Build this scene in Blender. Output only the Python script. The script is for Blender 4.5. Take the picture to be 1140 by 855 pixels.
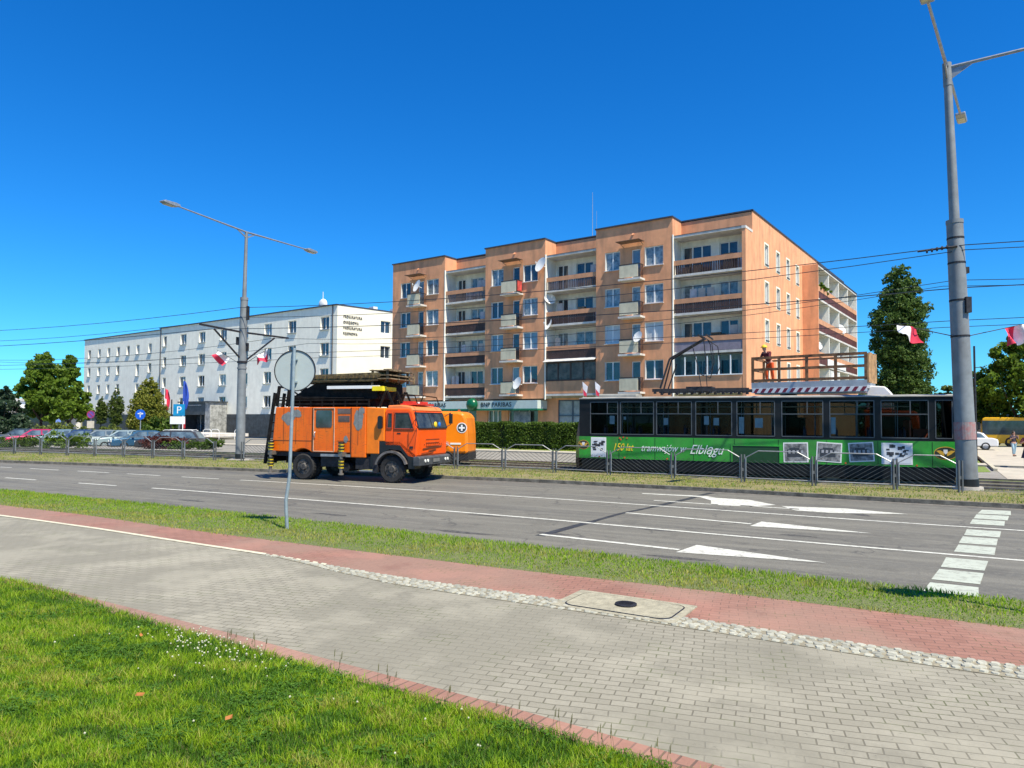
import bpy, bmesh, math, random
import numpy as np
from mathutils import Matrix, Vector, Euler
R = math.radians
random.seed(7)
for o in list(bpy.data.objects): bpy.data.objects.remove(o)
sc = bpy.context.scene
COL = sc.collection

# ------------------------------------------------------------ camera
cam = bpy.data.objects.new("camera", bpy.data.cameras.new("camera"))
COL.objects.link(cam); sc.camera = cam
cam.data.sensor_width = 36; cam.data.lens = 790/1140*36
cam.data.shift_y = 11.1/1140
cam.data.clip_end = 2000; cam.data.clip_start = .1
cam.matrix_world = (Matrix.Translation((0,0,2.2)) @ Matrix.Rotation(R(90)+math.atan(30/790),4,'X') @ Matrix.Rotation(R(.344),4,'Z'))
# ------------------------------------------------------------ sky, sun
SUN = Vector((.62,-.785,0)).normalized(); EL = R(58)
w = bpy.data.worlds.new("World"); sc.world = w; w.use_nodes = True
nt = w.node_tree; nt.nodes.clear()
sky = nt.nodes.new('ShaderNodeTexSky'); sky.sky_type = 'NISHITA'; sky.sun_disc = False
sky.sun_elevation = EL; sky.sun_rotation = math.atan2(SUN.x, SUN.y)
sky.air_density = 1.0; sky.dust_density = .0; sky.ozone_density = 2.6; sky.altitude = 20
hs = nt.nodes.new('ShaderNodeHueSaturation'); hs.inputs['Saturation'].default_value = 1.38; hs.inputs['Hue'].default_value = .493
bg = nt.nodes.new('ShaderNodeBackground'); bg.inputs[1].default_value = .098
out = nt.nodes.new('ShaderNodeOutputWorld')
mt = nt.nodes.new('ShaderNodeMix'); mt.data_type='RGBA'; mt.blend_type='MULTIPLY'; mt.inputs['Factor'].default_value=1; mt.inputs['B'].default_value=(.25,.73,1.12,1)
nt.links.new(sky.outputs[0], hs.inputs['Color']); nt.links.new(hs.outputs[0], mt.inputs['A']); nt.links.new(mt.outputs['Result'], bg.inputs[0]); nt.links.new(bg.outputs[0], out.inputs[0])
sl = bpy.data.lights.new("sun", 'SUN'); sl.energy = 5.0; sl.angle = R(.53); sl.color = (1, .91, .73)
so = bpy.data.objects.new("sun", sl); COL.objects.link(so)
sd = Vector((SUN.x*math.cos(EL), SUN.y*math.cos(EL), math.sin(EL)))
so.rotation_euler = sd.to_track_quat('Z','Y').to_euler(); so.location = (10,-10,30)
sc.view_settings.view_transform = 'Standard'; sc.view_settings.look = 'None'
sc.view_settings.exposure = .74; sc.view_settings.gamma = 1
sc.render.engine = 'CYCLES'
sc.cycles.max_bounces = 6; sc.cycles.transparent_max_bounces = 12

# ------------------------------------------------------------ materials
MATS = {}
def nodes(m): m.use_nodes = True; return m.node_tree, m.node_tree.nodes['Principled BSDF']
def mat(name, c, rough=.7, metal=0, var=.12, scale=3., c2=None, bump=0, bscale=40., emit=None, dirt=0, spec=None):
    """principled with noise-driven colour variation (object space)"""
    if name in MATS: return MATS[name]
    m = bpy.data.materials.new(name); t, b = nodes(m)
    b.inputs['Roughness'].default_value = rough; b.inputs['Metallic'].default_value = metal
    if spec is not None: b.inputs['Specular IOR Level'].default_value = spec
    tc = t.nodes.new('ShaderNodeTexCoord')
    n = t.nodes.new('ShaderNodeTexNoise'); n.inputs['Scale'].default_value = scale; n.inputs['Detail'].default_value = 6
    n.inputs['Roughness'].default_value = .65
    r = t.nodes.new('ShaderNodeValToRGB')
    if c2 is None:
        a = [max(0,x*(1-var*2)) for x in c[:3]]; d = [min(1,x*(1+var)) for x in c[:3]]
    else: a, d = c, c2
    r.color_ramp.elements[0].position = .33; r.color_ramp.elements[1].position = .67
    r.color_ramp.elements[0].color = (*a,1); r.color_ramp.elements[1].color = (*d,1)
    t.links.new(tc.outputs['Object'], n.inputs['Vector']); t.links.new(n.outputs[0], r.inputs[0])
    last = r.outputs[0]
    if dirt:
        n2 = t.nodes.new('ShaderNodeTexNoise'); n2.inputs['Scale'].default_value = .7; n2.inputs['Detail'].default_value = 9
        mp = t.nodes.new('ShaderNodeMapping'); mp.inputs['Scale'].default_value = (3,3,.6)
        t.links.new(tc.outputs['Object'], mp.inputs[0]); t.links.new(mp.outputs[0], n2.inputs['Vector'])
        rr = t.nodes.new('ShaderNodeValToRGB'); rr.color_ramp.elements[0].position = .42; rr.color_ramp.elements[1].position = .75
        rr.color_ramp.elements[0].color = (0,0,0,1); rr.color_ramp.elements[1].color = (dirt,)*3+(1,)
        mx = t.nodes.new('ShaderNodeMix'); mx.data_type = 'RGBA'
        t.links.new(n2.outputs[0], rr.inputs[0]); t.links.new(rr.outputs[0], mx.inputs['Factor'])
        t.links.new(last, mx.inputs['A']); mx.inputs['B'].default_value = (.12,.09,.07,1)
        last = mx.outputs['Result']
    t.links.new(last, b.inputs['Base Color'])
    if bump:
        nb = t.nodes.new('ShaderNodeTexNoise'); nb.inputs['Scale'].default_value = bscale; nb.inputs['Detail'].default_value = 4
        bp = t.nodes.new('ShaderNodeBump'); bp.inputs['Strength'].default_value = bump; bp.inputs['Distance'].default_value = .02
        t.links.new(tc.outputs['Object'], nb.inputs['Vector']); t.links.new(nb.outputs[0], bp.inputs['Height']); t.links.new(bp.outputs[0], b.inputs['Normal'])
    if emit: b.inputs['Emission Color'].default_value = (*emit,1); b.inputs['Emission Strength'].default_value = 1
    MATS[name] = m; return m

def mix_nodes(t, fac, a, b_):
    mx = t.nodes.new('ShaderNodeMix'); mx.data_type = 'RGBA'
    if isinstance(fac, float): mx.inputs['Factor'].default_value = fac
    else: t.links.new(fac, mx.inputs['Factor'])
    for s, v in (('A',a),('B',b_)):
        if isinstance(v, tuple): mx.inputs[s].default_value = (*v[:3],1)
        else: t.links.new(v, mx.inputs[s])
    return mx.outputs['Result']
def noise(t, vec, scale, detail=5, rough=.6, lo=.35, hi=.65, white=1.0):
    n = t.nodes.new('ShaderNodeTexNoise'); n.inputs['Scale'].default_value = scale; n.inputs['Detail'].default_value = detail; n.inputs['Roughness'].default_value = rough
    t.links.new(vec, n.inputs['Vector'])
    r = t.nodes.new('ShaderNodeMapRange'); r.inputs['From Min'].default_value = lo; r.inputs['From Max'].default_value = hi; r.inputs['To Max'].default_value = white
    t.links.new(n.outputs[0], r.inputs['Value']); return r.outputs[0]
def mapping(t, scale=(1,1,1), rot=(0,0,0), tex=False):
    tc = t.nodes.new('ShaderNodeTexCoord'); mp = t.nodes.new('ShaderNodeMapping')
    if tex: mp.vector_type='TEXTURE'
    mp.inputs['Scale'].default_value = scale; mp.inputs['Rotation'].default_value = rot
    t.links.new(tc.outputs['Object'], mp.inputs[0]); return mp.outputs[0]

def paver(name, c1, c2, mortar, bw=.2, bh=.1, rot=R(18), patch=(.3,.28,.2), ms=.006, joint=.0):
    m = bpy.data.materials.new(name); t, b = nodes(m); b.inputs['Roughness'].default_value = .85
    v = mapping(t, rot=(0,0,rot))
    br = t.nodes.new('ShaderNodeTexBrick'); br.inputs['Scale'].default_value = 1
    br.inputs['Brick Width'].default_value = bw; br.inputs['Row Height'].default_value = bh
    br.inputs['Mortar Size'].default_value = ms; br.inputs['Mortar Smooth'].default_value = .3; br.inputs['Bias'].default_value = 0
    br.inputs['Color1'].default_value = (*c1,1); br.inputs['Color2'].default_value = (*c2,1); br.inputs['Mortar'].default_value = (*mortar,1)
    # slight waviness of the courses
    wn = t.nodes.new('ShaderNodeTexNoise'); wn.inputs['Scale'].default_value = .9; t.links.new(v, wn.inputs['Vector'])
    va = t.nodes.new('ShaderNodeVectorMath'); va.operation = 'MULTIPLY_ADD'; va.inputs[1].default_value = (.11,.11,0)
    t.links.new(wn.outputs['Color'], va.inputs[0]); t.links.new(v, va.inputs[2]); t.links.new(va.outputs[0], br.inputs['Vector'])
    f1 = noise(t, v, .38, 3, .4, .46, .52, .75)
    col = mix_nodes(t, f1, br.outputs['Color'], patch)
    f2 = noise(t, v, 35, 4, .7, .3, .7, .35)
    col = mix_nodes(t, f2, col, tuple(x*.62 for x in c1))
    f3 = noise(t, v, 3.2, 9, .75, .60, .74, .5)
    col = mix_nodes(t, f3, col, tuple(x*.5 for x in c1))
    col = mix_nodes(t, noise(t, v, 1.1, 7, .65, .56, .64, .45), col, tuple(x*.66 for x in c1))
    col = mix_nodes(t, noise(t, v, .8, 6, .6, .50, .60, .35), col, tuple(min(1,x*1.25) for x in c2))
    col = mix_nodes(t, noise(t, v, 14, 5, .8, .62, .70, .6), col, tuple(x*.35 for x in c1))
    mu = t.nodes.new('ShaderNodeMath'); mu.operation = 'MULTIPLY'; t.links.new(br.outputs['Fac'], mu.inputs[0]); t.links.new(noise(t, v, 2.0, 5, .6, .54, .62, .55), mu.inputs[1])
    col = mix_nodes(t, mu.outputs[0], col, (.09,.11,.035))
    t.links.new(col, b.inputs['Base Color'])
    bp = t.nodes.new('ShaderNodeBump'); bp.inputs['Strength'].default_value = .5; bp.inputs['Distance'].default_value = .01; bp.invert = True
    t.links.new(br.outputs['Fac'], bp.inputs['Height']); t.links.new(bp.outputs[0], b.inputs['Normal'])
    return m
def asphalt(name, c, patchc):
    m = bpy.data.materials.new(name); t, b = nodes(m); b.inputs['Roughness'].default_value = .8
    v = mapping(t); vs = mapping(t, scale=(9,.5,1), rot=(0,0,R(-28)), tex=True); vb = mapping(t, scale=(12,1.3,1), rot=(0,0,R(-28)), tex=True)
    col = mix_nodes(t, noise(t, vb, 1.1, 4, .5, .44, .56, .85), c, patchc)                      # worn lanes
    col = mix_nodes(t, noise(t, vs, 1.6, 8, .65, .47, .60, .6), col, tuple(x*1.45 for x in c))   # pale streaks
    col = mix_nodes(t, noise(t, v, .9, 8, .7, .54, .64, .5), col, tuple(x*.55 for x in c))       # dark stains
    col = mix_nodes(t, noise(t, v, 9, 6, .8, .50, .62, .4), col, tuple(x*1.6 for x in c))
    col = mix_nodes(t, noise(t, v, 45, 3, .8, .42, .6, .55), col, tuple(x*.5 for x in c))
    # fine cracks
    vo = t.nodes.new('ShaderNodeTexVoronoi'); vo.feature = 'DISTANCE_TO_EDGE'; vo.inputs['Scale'].default_value = .55
    wn = t.nodes.new('ShaderNodeTexNoise'); wn.inputs['Scale'].default_value = 2.5; wn.inputs['Detail'].default_value = 6; t.links.new(v, wn.inputs['Vector'])
    va = t.nodes.new('ShaderNodeVectorMath'); va.operation = 'MULTIPLY_ADD'; va.inputs[1].default_value = (.9,.9,0); t.links.new(wn.outputs['Color'], va.inputs[0]); t.links.new(v, va.inputs[2]); t.links.new(va.outputs[0], vo.inputs['Vector'])
    mr = t.nodes.new('ShaderNodeMapRange'); mr.inputs['From Min'].default_value = .0; mr.inputs['From Max'].default_value = .018; mr.inputs['To Min'].default_value = .75; mr.inputs['To Max'].default_value = 0; t.links.new(vo.outputs['Distance'], mr.inputs['Value'])
    mu = t.nodes.new('ShaderNodeMath'); mu.operation = 'MULTIPLY'; t.links.new(mr.outputs[0], mu.inputs[0]); t.links.new(noise(t, v, .6, 3, .5, .48, .56, 1), mu.inputs[1])
    col = mix_nodes(t, mu.outputs[0], col, (.045,.045,.042))
    t.links.new(col, b.inputs['Base Color'])
    nb = t.nodes.new('ShaderNodeTexNoise'); nb.inputs['Scale'].default_value = 90; t.links.new(v, nb.inputs['Vector'])
    bp = t.nodes.new('ShaderNodeBump'); bp.inputs['Strength'].default_value = .4; bp.inputs['Distance'].default_value = .01
    t.links.new(nb.outputs[0], bp.inputs['Height']); t.links.new(bp.outputs[0], b.inputs['Normal'])
    return m
def soil(name, cols, scales=(.7,6,40)):
    m = bpy.data.materials.new(name); t, b = nodes(m); b.inputs['Roughness'].default_value = .95
    v = mapping(t)
    col = mix_nodes(t, noise(t, v, scales[0], 6, .6, .38,.62), cols[0], cols[1])
    col = mix_nodes(t, noise(t, v, scales[1], 6, .7, .42,.62,.8), col, cols[2])
    col = mix_nodes(t, noise(t, v, scales[2], 4, .8, .4,.65,.6), col, cols[3])
    t.links.new(col, b.inputs['Base Color'])
    nb = t.nodes.new('ShaderNodeTexNoise'); nb.inputs['Scale'].default_value = scales[2]; nb.inputs['Detail'].default_value = 6; t.links.new(v, nb.inputs['Vector'])
    bp = t.nodes.new('ShaderNodeBump'); bp.inputs['Strength'].default_value = .9; bp.inputs['Distance'].default_value = .05
    t.links.new(nb.outputs[0], bp.inputs['Height']); t.links.new(bp.outputs[0], b.inputs['Normal'])
    return m
def painted(name, c, under, wear=.5, scale=9):
    """road paint worn through in specks"""
    m = bpy.data.materials.new(name); t, b = nodes(m); b.inputs['Roughness'].default_value = .7
    v = mapping(t)
    col = mix_nodes(t, noise(t, v, scale, 10, .8, .50,.60,wear), c, under)
    col = mix_nodes(t, noise(t, v, 1.2, 4, .6, .4,.6,.25), col, tuple(x*.7 for x in c))
    t.links.new(col, b.inputs['Base Color']); return m
def glassy(name, tint, k=.2, rough=.02):
    """window glass one can look through: fresnel mix of clear and mirror"""
    m = bpy.data.materials.new(name); m.use_nodes = True; t = m.node_tree; t.nodes.clear()
    o = t.nodes.new('ShaderNodeOutputMaterial'); mx = t.nodes.new('ShaderNodeMixShader')
    a = t.nodes.new('ShaderNodeBsdfTransparent'); a.inputs[0].default_value = (*tint,1)
    g = t.nodes.new('ShaderNodeBsdfGlossy'); g.inputs['Roughness'].default_value = rough; g.inputs[0].default_value = (.9,.95,1,1)
    lw = t.nodes.new('ShaderNodeLayerWeight'); lw.inputs[0].default_value = k
    t.links.new(lw.outputs['Fresnel'], mx.inputs[0]); t.links.new(a.outputs[0], mx.inputs[1]); t.links.new(g.outputs[0], mx.inputs[2]); t.links.new(mx.outputs[0], o.inputs[0])
    return m
def leafmat(name, c, c2, trans=.35):
    m = bpy.data.materials.new(name); m.use_nodes = True; t = m.node_tree; t.nodes.clear()
    o = t.nodes.new('ShaderNodeOutputMaterial'); mx = t.nodes.new('ShaderNodeMixShader'); mx.inputs[0].default_value = trans
    a = t.nodes.new('ShaderNodeBsdfPrincipled'); a.inputs['Roughness'].default_value = .55; a.inputs['Specular IOR Level'].default_value = .3
    tr = t.nodes.new('ShaderNodeBsdfTranslucent')
    g = t.nodes.new('ShaderNodeNewGeometry')
    col = mix_nodes(t, g.outputs['Random Per Island'], c, c2)
    v = mapping(t); col = mix_nodes(t, noise(t, v, .8, 4, .6, .4, .62, .6), col, tuple((x+y)*.42 for x,y in zip(c,c2)))
    t.links.new(col, a.inputs['Base Color']); t.links.new(col, tr.inputs[0])
    t.links.new(a.outputs[0], mx.inputs[1]); t.links.new(tr.outputs[0], mx.inputs[2]); t.links.new(mx.outputs[0], o.inputs[0])
    return m

M = {}
M['orange_wall'] = mat('orange_render', (.76,.355,.185), .9, var=.07, scale=1.2, dirt=.4, bump=.15, bscale=60)
M['white_wall'] = mat('white_render', (.90,.87,.74), .9, var=.05, scale=1.0, dirt=.10, bump=.1, bscale=60)
M['cream_wall'] = mat('cream_render', (.78,.76,.63), .9, var=.03, scale=1.0)
M['terrace_white'] = mat('terrace_white', (.84,.83,.77), .85, var=.06, dirt=.2)
M['concrete'] = mat('concrete', (.42,.40,.36), .9, var=.12, scale=2.5, dirt=.35, bump=.3)
M['slab'] = mat('slab_edge', (.62,.60,.57), .85, var=.08, dirt=.3)
M['panel'] = mat('cream_panel', (.62,.57,.42), .7, var=.06, dirt=.3)
M['flashing'] = mat('dark_flashing', (.05,.055,.07), .5, var=.15)
M['frame'] = mat('white_frame', (.78,.80,.80), .4, var=.03)
M['dark_slat'] = mat('dark_slats', (.06,.032,.026), .6, var=.2)
M['lavender'] = mat('lavender_panel', (.24,.21,.26), .7, var=.1)
M['plinth'] = mat('dark_stone', (.045,.055,.065), .45, var=.3, scale=2)
M['metal'] = mat('galvanised', (.34,.36,.38), .5, .55, var=.12, scale=6)
M['pole'] = mat('pole_paint', (.22,.245,.26), .6, .15, var=.12, scale=2, dirt=.35)
M['darkmetal'] = mat('dark_metal', (.03,.03,.035), .6, .4, var=.3, scale=8)
M['black'] = mat('black_paint', (.012,.013,.015), .35, var=.2)
M['rubber'] = mat('rubber', (.018,.018,.019), .85, var=.3, scale=10)
M['steelrail'] = mat('steel_rail', (.25,.2,.17), .4, .7, var=.3)
def glass_mat(name, c, c2, rough=.06, scale=1.5):
    return mat(name, c, rough, 0, c2=c2, scale=scale, spec=.9)
M['pane_dark'] = glass_mat('window_glass_dark', (.012,.018,.028), (.05,.075,.10))
M['pane_curtain'] = glass_mat('window_glass_net_curtain', (.07,.10,.12), (.34,.40,.42), scale=3)
M['pane_half'] = glass_mat('window_glass_pale', (.10,.16,.22), (.22,.30,.36), scale=.8)
M['pane_blind'] = mat('window_blind', (.50,.55,.58), .35, var=.06)
M['shopglass'] = glass_mat('shop_glass', (.02,.03,.03), (.10,.12,.12), scale=1)
M['frosted'] = mat('frosted_glass', (.34,.36,.36), .25, var=.2, scale=1.4)
M['treeleaf'] = leafmat('lime_leaves', (.06,.12,.012), (.20,.31,.03),.45)
M['popleaf'] = leafmat('poplar_leaves', (.045,.105,.025), (.15,.235,.05),.45)
M['thujaleaf'] = leafmat('thuja_leaves', (.05,.09,.015), (.14,.19,.03))
M['goldleaf'] = leafmat('golden_conifer_leaves', (.07,.12,.012), (.34,.33,.05))
M['hedgeleaf'] = leafmat('hedge_leaves', (.03,.07,.010), (.12,.20,.022),.4)
M['bushleaf'] = leafmat('bush_leaves', (.05,.085,.02), (.22,.26,.05))
M['redleaf'] = leafmat('red_shrub_leaves', (.06,.02,.018), (.16,.05,.04))
M['sprucel'] = leafmat('spruce_leaves', (.018,.045,.022), (.05,.09,.045))
M['bark'] = mat('bark', (.07,.05,.035), .95, var=.35, scale=6, bump=.5)
M['core'] = mat('dark_core', (.012,.018,.008), 1, var=.3)
M['yellow'] = mat('safety_yellow', (.80,.55,.02), .5, var=.08)
M['whitep'] = mat('white_paint', (.78,.78,.76), .45, var=.04)
M['red'] = mat('signal_red', (.60,.02,.03), .6, var=.05)
M['skin'] = mat('skin', (.50,.28,.20), .6, var=.05)
M['hair'] = mat('dark_hair', (.03,.02,.015), .6, var=.2)
M['wood'] = mat('weathered_boards', (.20,.10,.045), .8, var=.35, scale=5)

# ------------------------------------------------------------ mesh helpers
class MB:
    def __init__(s): s.v=[]; s.f=[]; s.mi=[]; s.T=Matrix.Identity(4); s.cur=0
    def add(s, vs, fs, mi=None):
        b=len(s.v); s.v += [tuple(s.T @ Vector(p)) for p in vs]
        s.f += [tuple(b+i for i in f) for f in fs]; s.mi += [s.cur if mi is None else mi]*len(fs); return s
    def box(s,x0,x1,y0,y1,z0,z1,mi=None):
        if x0>x1: x0,x1=x1,x0
        if y0>y1: y0,y1=y1,y0
        if z0>z1: z0,z1=z1,z0
        return s.add([(x0,y0,z0),(x1,y0,z0),(x1,y1,z0),(x0,y1,z0),(x0,y0,z1),(x1,y0,z1),(x1,y1,z1),(x0,y1,z1)],
              [(0,3,2,1),(4,5,6,7),(0,1,5,4),(1,2,6,5),(2,3,7,6),(3,0,4,7)],mi)
    def cyl(s,p0,p1,r0,r1=None,n=10,mi=None,cap=True):
        r1 = r0 if r1 is None else r1
        p0=Vector(p0);p1=Vector(p1);d=(p1-p0)
        if d.length<1e-6: return s
        d.normalize(); a=d.orthogonal().normalized(); b=d.cross(a)
        vs=[p0+(a*math.cos(2*math.pi*i/n)+b*math.sin(2*math.pi*i/n))*r0 for i in range(n)]
        vs+=[p1+(a*math.cos(2*math.pi*i/n)+b*math.sin(2*math.pi*i/n))*r1 for i in range(n)]
        fs=[(i,(i+1)%n,n+(i+1)%n,n+i) for i in range(n)]
        if cap: fs+=[tuple(range(n))[::-1],tuple(range(n,2*n))]
        return s.add(vs,fs,mi)
    def tube(s,pts,r,n=8,mi=None):
        for a,b in zip(pts,pts[1:]): s.cyl(a,b,r,n=n,mi=mi)
        return s
    def bar(s,p0,p1,w,h,mi=None):
        p0=Vector(p0);p1=Vector(p1);d=(p1-p0).normalized()
        up=Vector((0,0,1)) if abs(d.z)<.95 else Vector((1,0,0))
        a=d.cross(up).normalized()*w/2; b=a.cross(d).normalized()*h/2
        vs=[p0-a-b,p0+a-b,p0+a+b,p0-a+b,p1-a-b,p1+a-b,p1+a+b,p1-a+b]
        return s.add(vs,[(0,3,2,1),(4,5,6,7),(0,1,5,4),(1,2,6,5),(2,3,7,6),(3,0,4,7)],mi)
    def prism(s,poly,y0,y1,axis='y',mi=None):
        """poly of (a,b); axis y: a=x,b=z ; axis x: a=y,b=z ; axis z: a=x,b=y"""
        def P(a,b,c): return (a,c,b) if axis=='y' else ((c,a,b) if axis=='x' else (a,b,c))
        n=len(poly); vs=[P(a,b,y0) for a,b in poly]+[P(a,b,y1) for a,b in poly]
        fs=[tuple(range(n)),tuple(range(2*n-1,n-1,-1))]+[(i,n+i,n+(i+1)%n,(i+1)%n) for i in range(n)]
        return s.add(vs,fs,mi)
    def sphere(s,c,r,sx=1,sy=1,sz=1,n=12,m=8,mi=None,zmin=-1):
        vs=[];fs=[]
        for j in range(m+1):
            ph=-math.pi/2+math.pi*j/m
            z=max(math.sin(ph),zmin)
            for i in range(n):
                th=2*math.pi*i/n; vs.append((c[0]+r*sx*math.cos(ph)*math.cos(th),c[1]+r*sy*math.cos(ph)*math.sin(th),c[2]+r*sz*z))
        for j in range(m):
            for i in range(n): fs.append((j*n+i,j*n+(i+1)%n,(j+1)*n+(i+1)%n,(j+1)*n+i))
        return s.add(vs,fs,mi)
    def wall(s,x0,x1,z0,z1,holes,depth=.15,y=0,mi=None,rmi=None):
        """wall in the xz plane facing -y with openings and their reveals"""
        xs=sorted({x0,x1}|{h[0] for h in holes}|{h[1] for h in holes}); zs=sorted({z0,z1}|{h[2] for h in holes}|{h[3] for h in holes})
        for a,b in zip(xs,xs[1:]):
            for c,d in zip(zs,zs[1:]):
                mx,mz=(a+b)/2,(c+d)/2
                if any(h[0]<mx<h[1] and h[2]<mz<h[3] for h in holes): continue
                s.add([(a,y,c),(b,y,c),(b,y,d),(a,y,d)],[(0,1,2,3)],mi)
        for h in holes:
            a,b,c,d=h[:4]; Y=y+depth
            s.add([(a,y,c),(b,y,c),(b,Y,c),(a,Y,c)],[(0,1,2,3)],rmi if rmi is not None else mi)
            s.add([(a,y,d),(b,y,d),(b,Y,d),(a,Y,d)],[(3,2,1,0)],rmi if rmi is not None else mi)
            s.add([(a,y,c),(a,Y,c),(a,Y,d),(a,y,d)],[(0,1,2,3)],rmi if rmi is not None else mi)
            s.add([(b,y,c),(b,Y,c),(b,Y,d),(b,y,d)],[(3,2,1,0)],rmi if rmi is not None else mi)
        return s
    def build(s,name,mats,parent=None,smooth=False,bevel=0,loc=None,rotz=0,fix=False):
        me=bpy.data.meshes.new(name); me.from_pydata(s.v,[],s.f)
        if not isinstance(mats,(list,tuple)): mats=[mats]
        for m in mats: me.materials.append(m)
        me.polygons.foreach_set('material_index',s.mi)
        if fix:
            b=bmesh.new(); b.from_mesh(me); bmesh.ops.recalc_face_normals(b,faces=b.faces); b.to_mesh(me); b.free()
        if smooth:
            me.polygons.foreach_set('use_smooth',[True]*len(me.polygons)); me.set_sharp_from_angle(angle=R(40))
        me.update()
        o=bpy.data.objects.new(name,me); COL.objects.link(o)
        if parent: o.parent=parent
        if loc: o.location=loc
        if rotz: o.rotation_euler.z=rotz
        if bevel:
            md=o.modifiers.new('bevel','BEVEL'); md.width=bevel; md.segments=2; md.limit_method='ANGLE'; md.angle_limit=R(35)
        return o
def tag(o,label=None,cat=None,group=None,kind=None):
    if label: o['label']=label
    if cat: o['category']=cat
    if group: o['group']=group
    if kind: o['kind']=kind
    return o
def thing(name,label,cat,loc=(0,0,0),rotz=0,group=None):
    o=bpy.data.objects.new(name,None); COL.objects.link(o); o.location=loc; o.rotation_euler=(0,0,rotz); o.empty_display_size=.3
    return tag(o,label,cat,group)
def fast_mesh(name,V,Fq,mats,mi=None,parent=None):
    """numpy verts (n,3), quads (m,4) (last index may repeat for tri)"""
    me=bpy.data.meshes.new(name); n=len(V); k=Fq.shape[1]; m=len(Fq)
    me.vertices.add(n); me.vertices.foreach_set('co',V.astype(np.float32).ravel())
    me.loops.add(m*k); me.loops.foreach_set('vertex_index',Fq.astype(np.int32).ravel())
    me.polygons.add(m); me.polygons.foreach_set('loop_start',np.arange(0,m*k,k,dtype=np.int32))
    for x in mats: me.materials.append(x)
    if mi is not None: me.polygons.foreach_set('material_index',mi.astype(np.int32))
    me.update(calc_edges=True); me.validate()
    o=bpy.data.objects.new(name,me); COL.objects.link(o)
    if parent: o.parent=parent
    return o
def text(s,size,m,parent,loc,rot=(R(90),0,0),shear=0,extrude=.01,name='lettering',align='LEFT',sx=1,space=1):
    cu=bpy.data.curves.new(name,'FONT'); cu.body=s; cu.size=size; cu.shear=shear; cu.extrude=extrude; cu.align_x=align; cu.space_character=space; cu.resolution_u=3
    t=bpy.data.objects.new(name,cu); COL.objects.link(t)
    dg=bpy.context.evaluated_depsgraph_get(); me=bpy.data.meshes.new_from_object(t.evaluated_get(dg))
    bpy.data.objects.remove(t); o=bpy.data.objects.new(name,me); COL.objects.link(o); me.materials.clear(); me.materials.append(m)
    o.parent=parent; o.location=loc; o.rotation_euler=rot; o.scale=(sx,1,1); return o

# ------------------------------------------------------------ ground curves (world metres, y as a function of x)
def curve(pts,sl=-.38,sr=-.58):
    pts=sorted(pts); a,b=pts[0],pts[-1]
    pts=[(-130,a[1]+sl*(-130-a[0]))]+pts+[(70,b[1]+sr*(70-b[0]))]
    X=np.array([p[0] for p in pts]);Y=np.array([p[1] for p in pts])
    def f(x,off=0.):
        y=np.interp(x,X,Y)
        return y+off
    f.pts=pts; return f
def smooth(f,w=1.6):
    def g(x,off=0.):
        x=np.asarray(x,float); return sum(f(x+d) for d in np.linspace(-w,w,9))/9+off
    return g
LE=smooth(curve([(-6.51,9.13),(-5.6,8.62),(-4.77,8.10),(-3.54,7.35),(-2.43,6.65),(-1.22,5.86),(-.46,5.38),(.2,4.97),(.95,4.43)],-.5,-.66),.5)
BC=smooth(curve([(-11.1,15.49),(-8.16,13.84),(-5.69,12.31),(-3.8,11.2),(-2.09,10.02),(-.79,9.24),(.34,8.64),(1.89,7.76),(3.21,6.95),(4.52,6.25)],-.52,-.58),.6)
RF=smooth(curve([(-12.43,17.35),(-9.2,15.58),(-6.39,13.76),(-2.47,11.55),(.39,10.0),(2.3,9.1),(3.8,8.24),(5.36,7.4)],-.5,-.58),1)
RN=smooth(curve([(-15.18,21.16),(-8.02,17.25),(-3.06,14.38),(.47,12.1),(2.35,10.94),(4.47,9.6),(6.15,8.6)],-.48,-.58),1)
LB=smooth(curve([(-18.57,26.15),(-12.92,23.3),(-10.33,22.1),(-3.98,18.7),(.63,16.1),(4.05,13.98),(6.69,12.4),(8.27,11.5)],-.45,-.57),1)
LA=smooth(curve([(-22.87,31.83),(-17.15,29.25),(-11.69,26.65),(-9.82,25.8),(-5.04,23.5),(.79,20.46),(5.17,17.85),(8.54,15.8),(10.59,14.7)],-.42,-.55),1.2)
KB=smooth(curve([(-24.92,34.9),(-14.63,31.4),(-7,28.6),(.99,25.4),(6.53,22.4),(10.68,19.8),(13.23,18.4)],-.36,-.52),1.5)
FC=smooth(curve([(-26.69,40.3),(-20.82,38.2),(-16.17,36.4),(-7,32.75),(1.73,28.8),(3.72,27.5),(5.9,26.0),(8.02,24.7),(9.95,23.4),(12,22.25),(13.93,21.3)],-.36,-.50),1)
XS=np.concatenate([np.linspace(-125,-30,20)[:-1],np.linspace(-30,20,101),np.linspace(20,66,12)[1:]])
def ribbon(name,f,g,z,m,z2=None,xs=None,label=None,kind='structure',skirt=0,**k):
    xs=XS if xs is None else xs
    ya=f(xs) if callable(f) else np.full_like(xs,f); yb=g(xs) if callable(g) else np.full_like(xs,g)
    mb=MB(); n=len(xs); z2=z if z2 is None else z2
    vs=[(x,y,z) for x,y in zip(xs,ya)]+[(x,y,z2) for x,y in zip(xs,yb)]
    fs=[(i,i+1,n+i+1,n+i) for i in range(n-1)]
    mb.add(vs,fs)
    if skirt:
        mb.add([(x,y,z) for x,y in zip(xs,ya)]+[(x,y,z-skirt) for x,y in zip(xs,ya)],[(i+1,i,n+i,n+i+1) for i in range(n-1)])
        mb.add([(x,y,z2) for x,y in zip(xs,yb)]+[(x,y,z2-skirt) for x,y in zip(xs,yb)],[(i,i+1,n+i+1,n+i) for i in range(n-1)])
    o=mb.build(name,m); return tag(o,label,None,None,kind)
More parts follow.
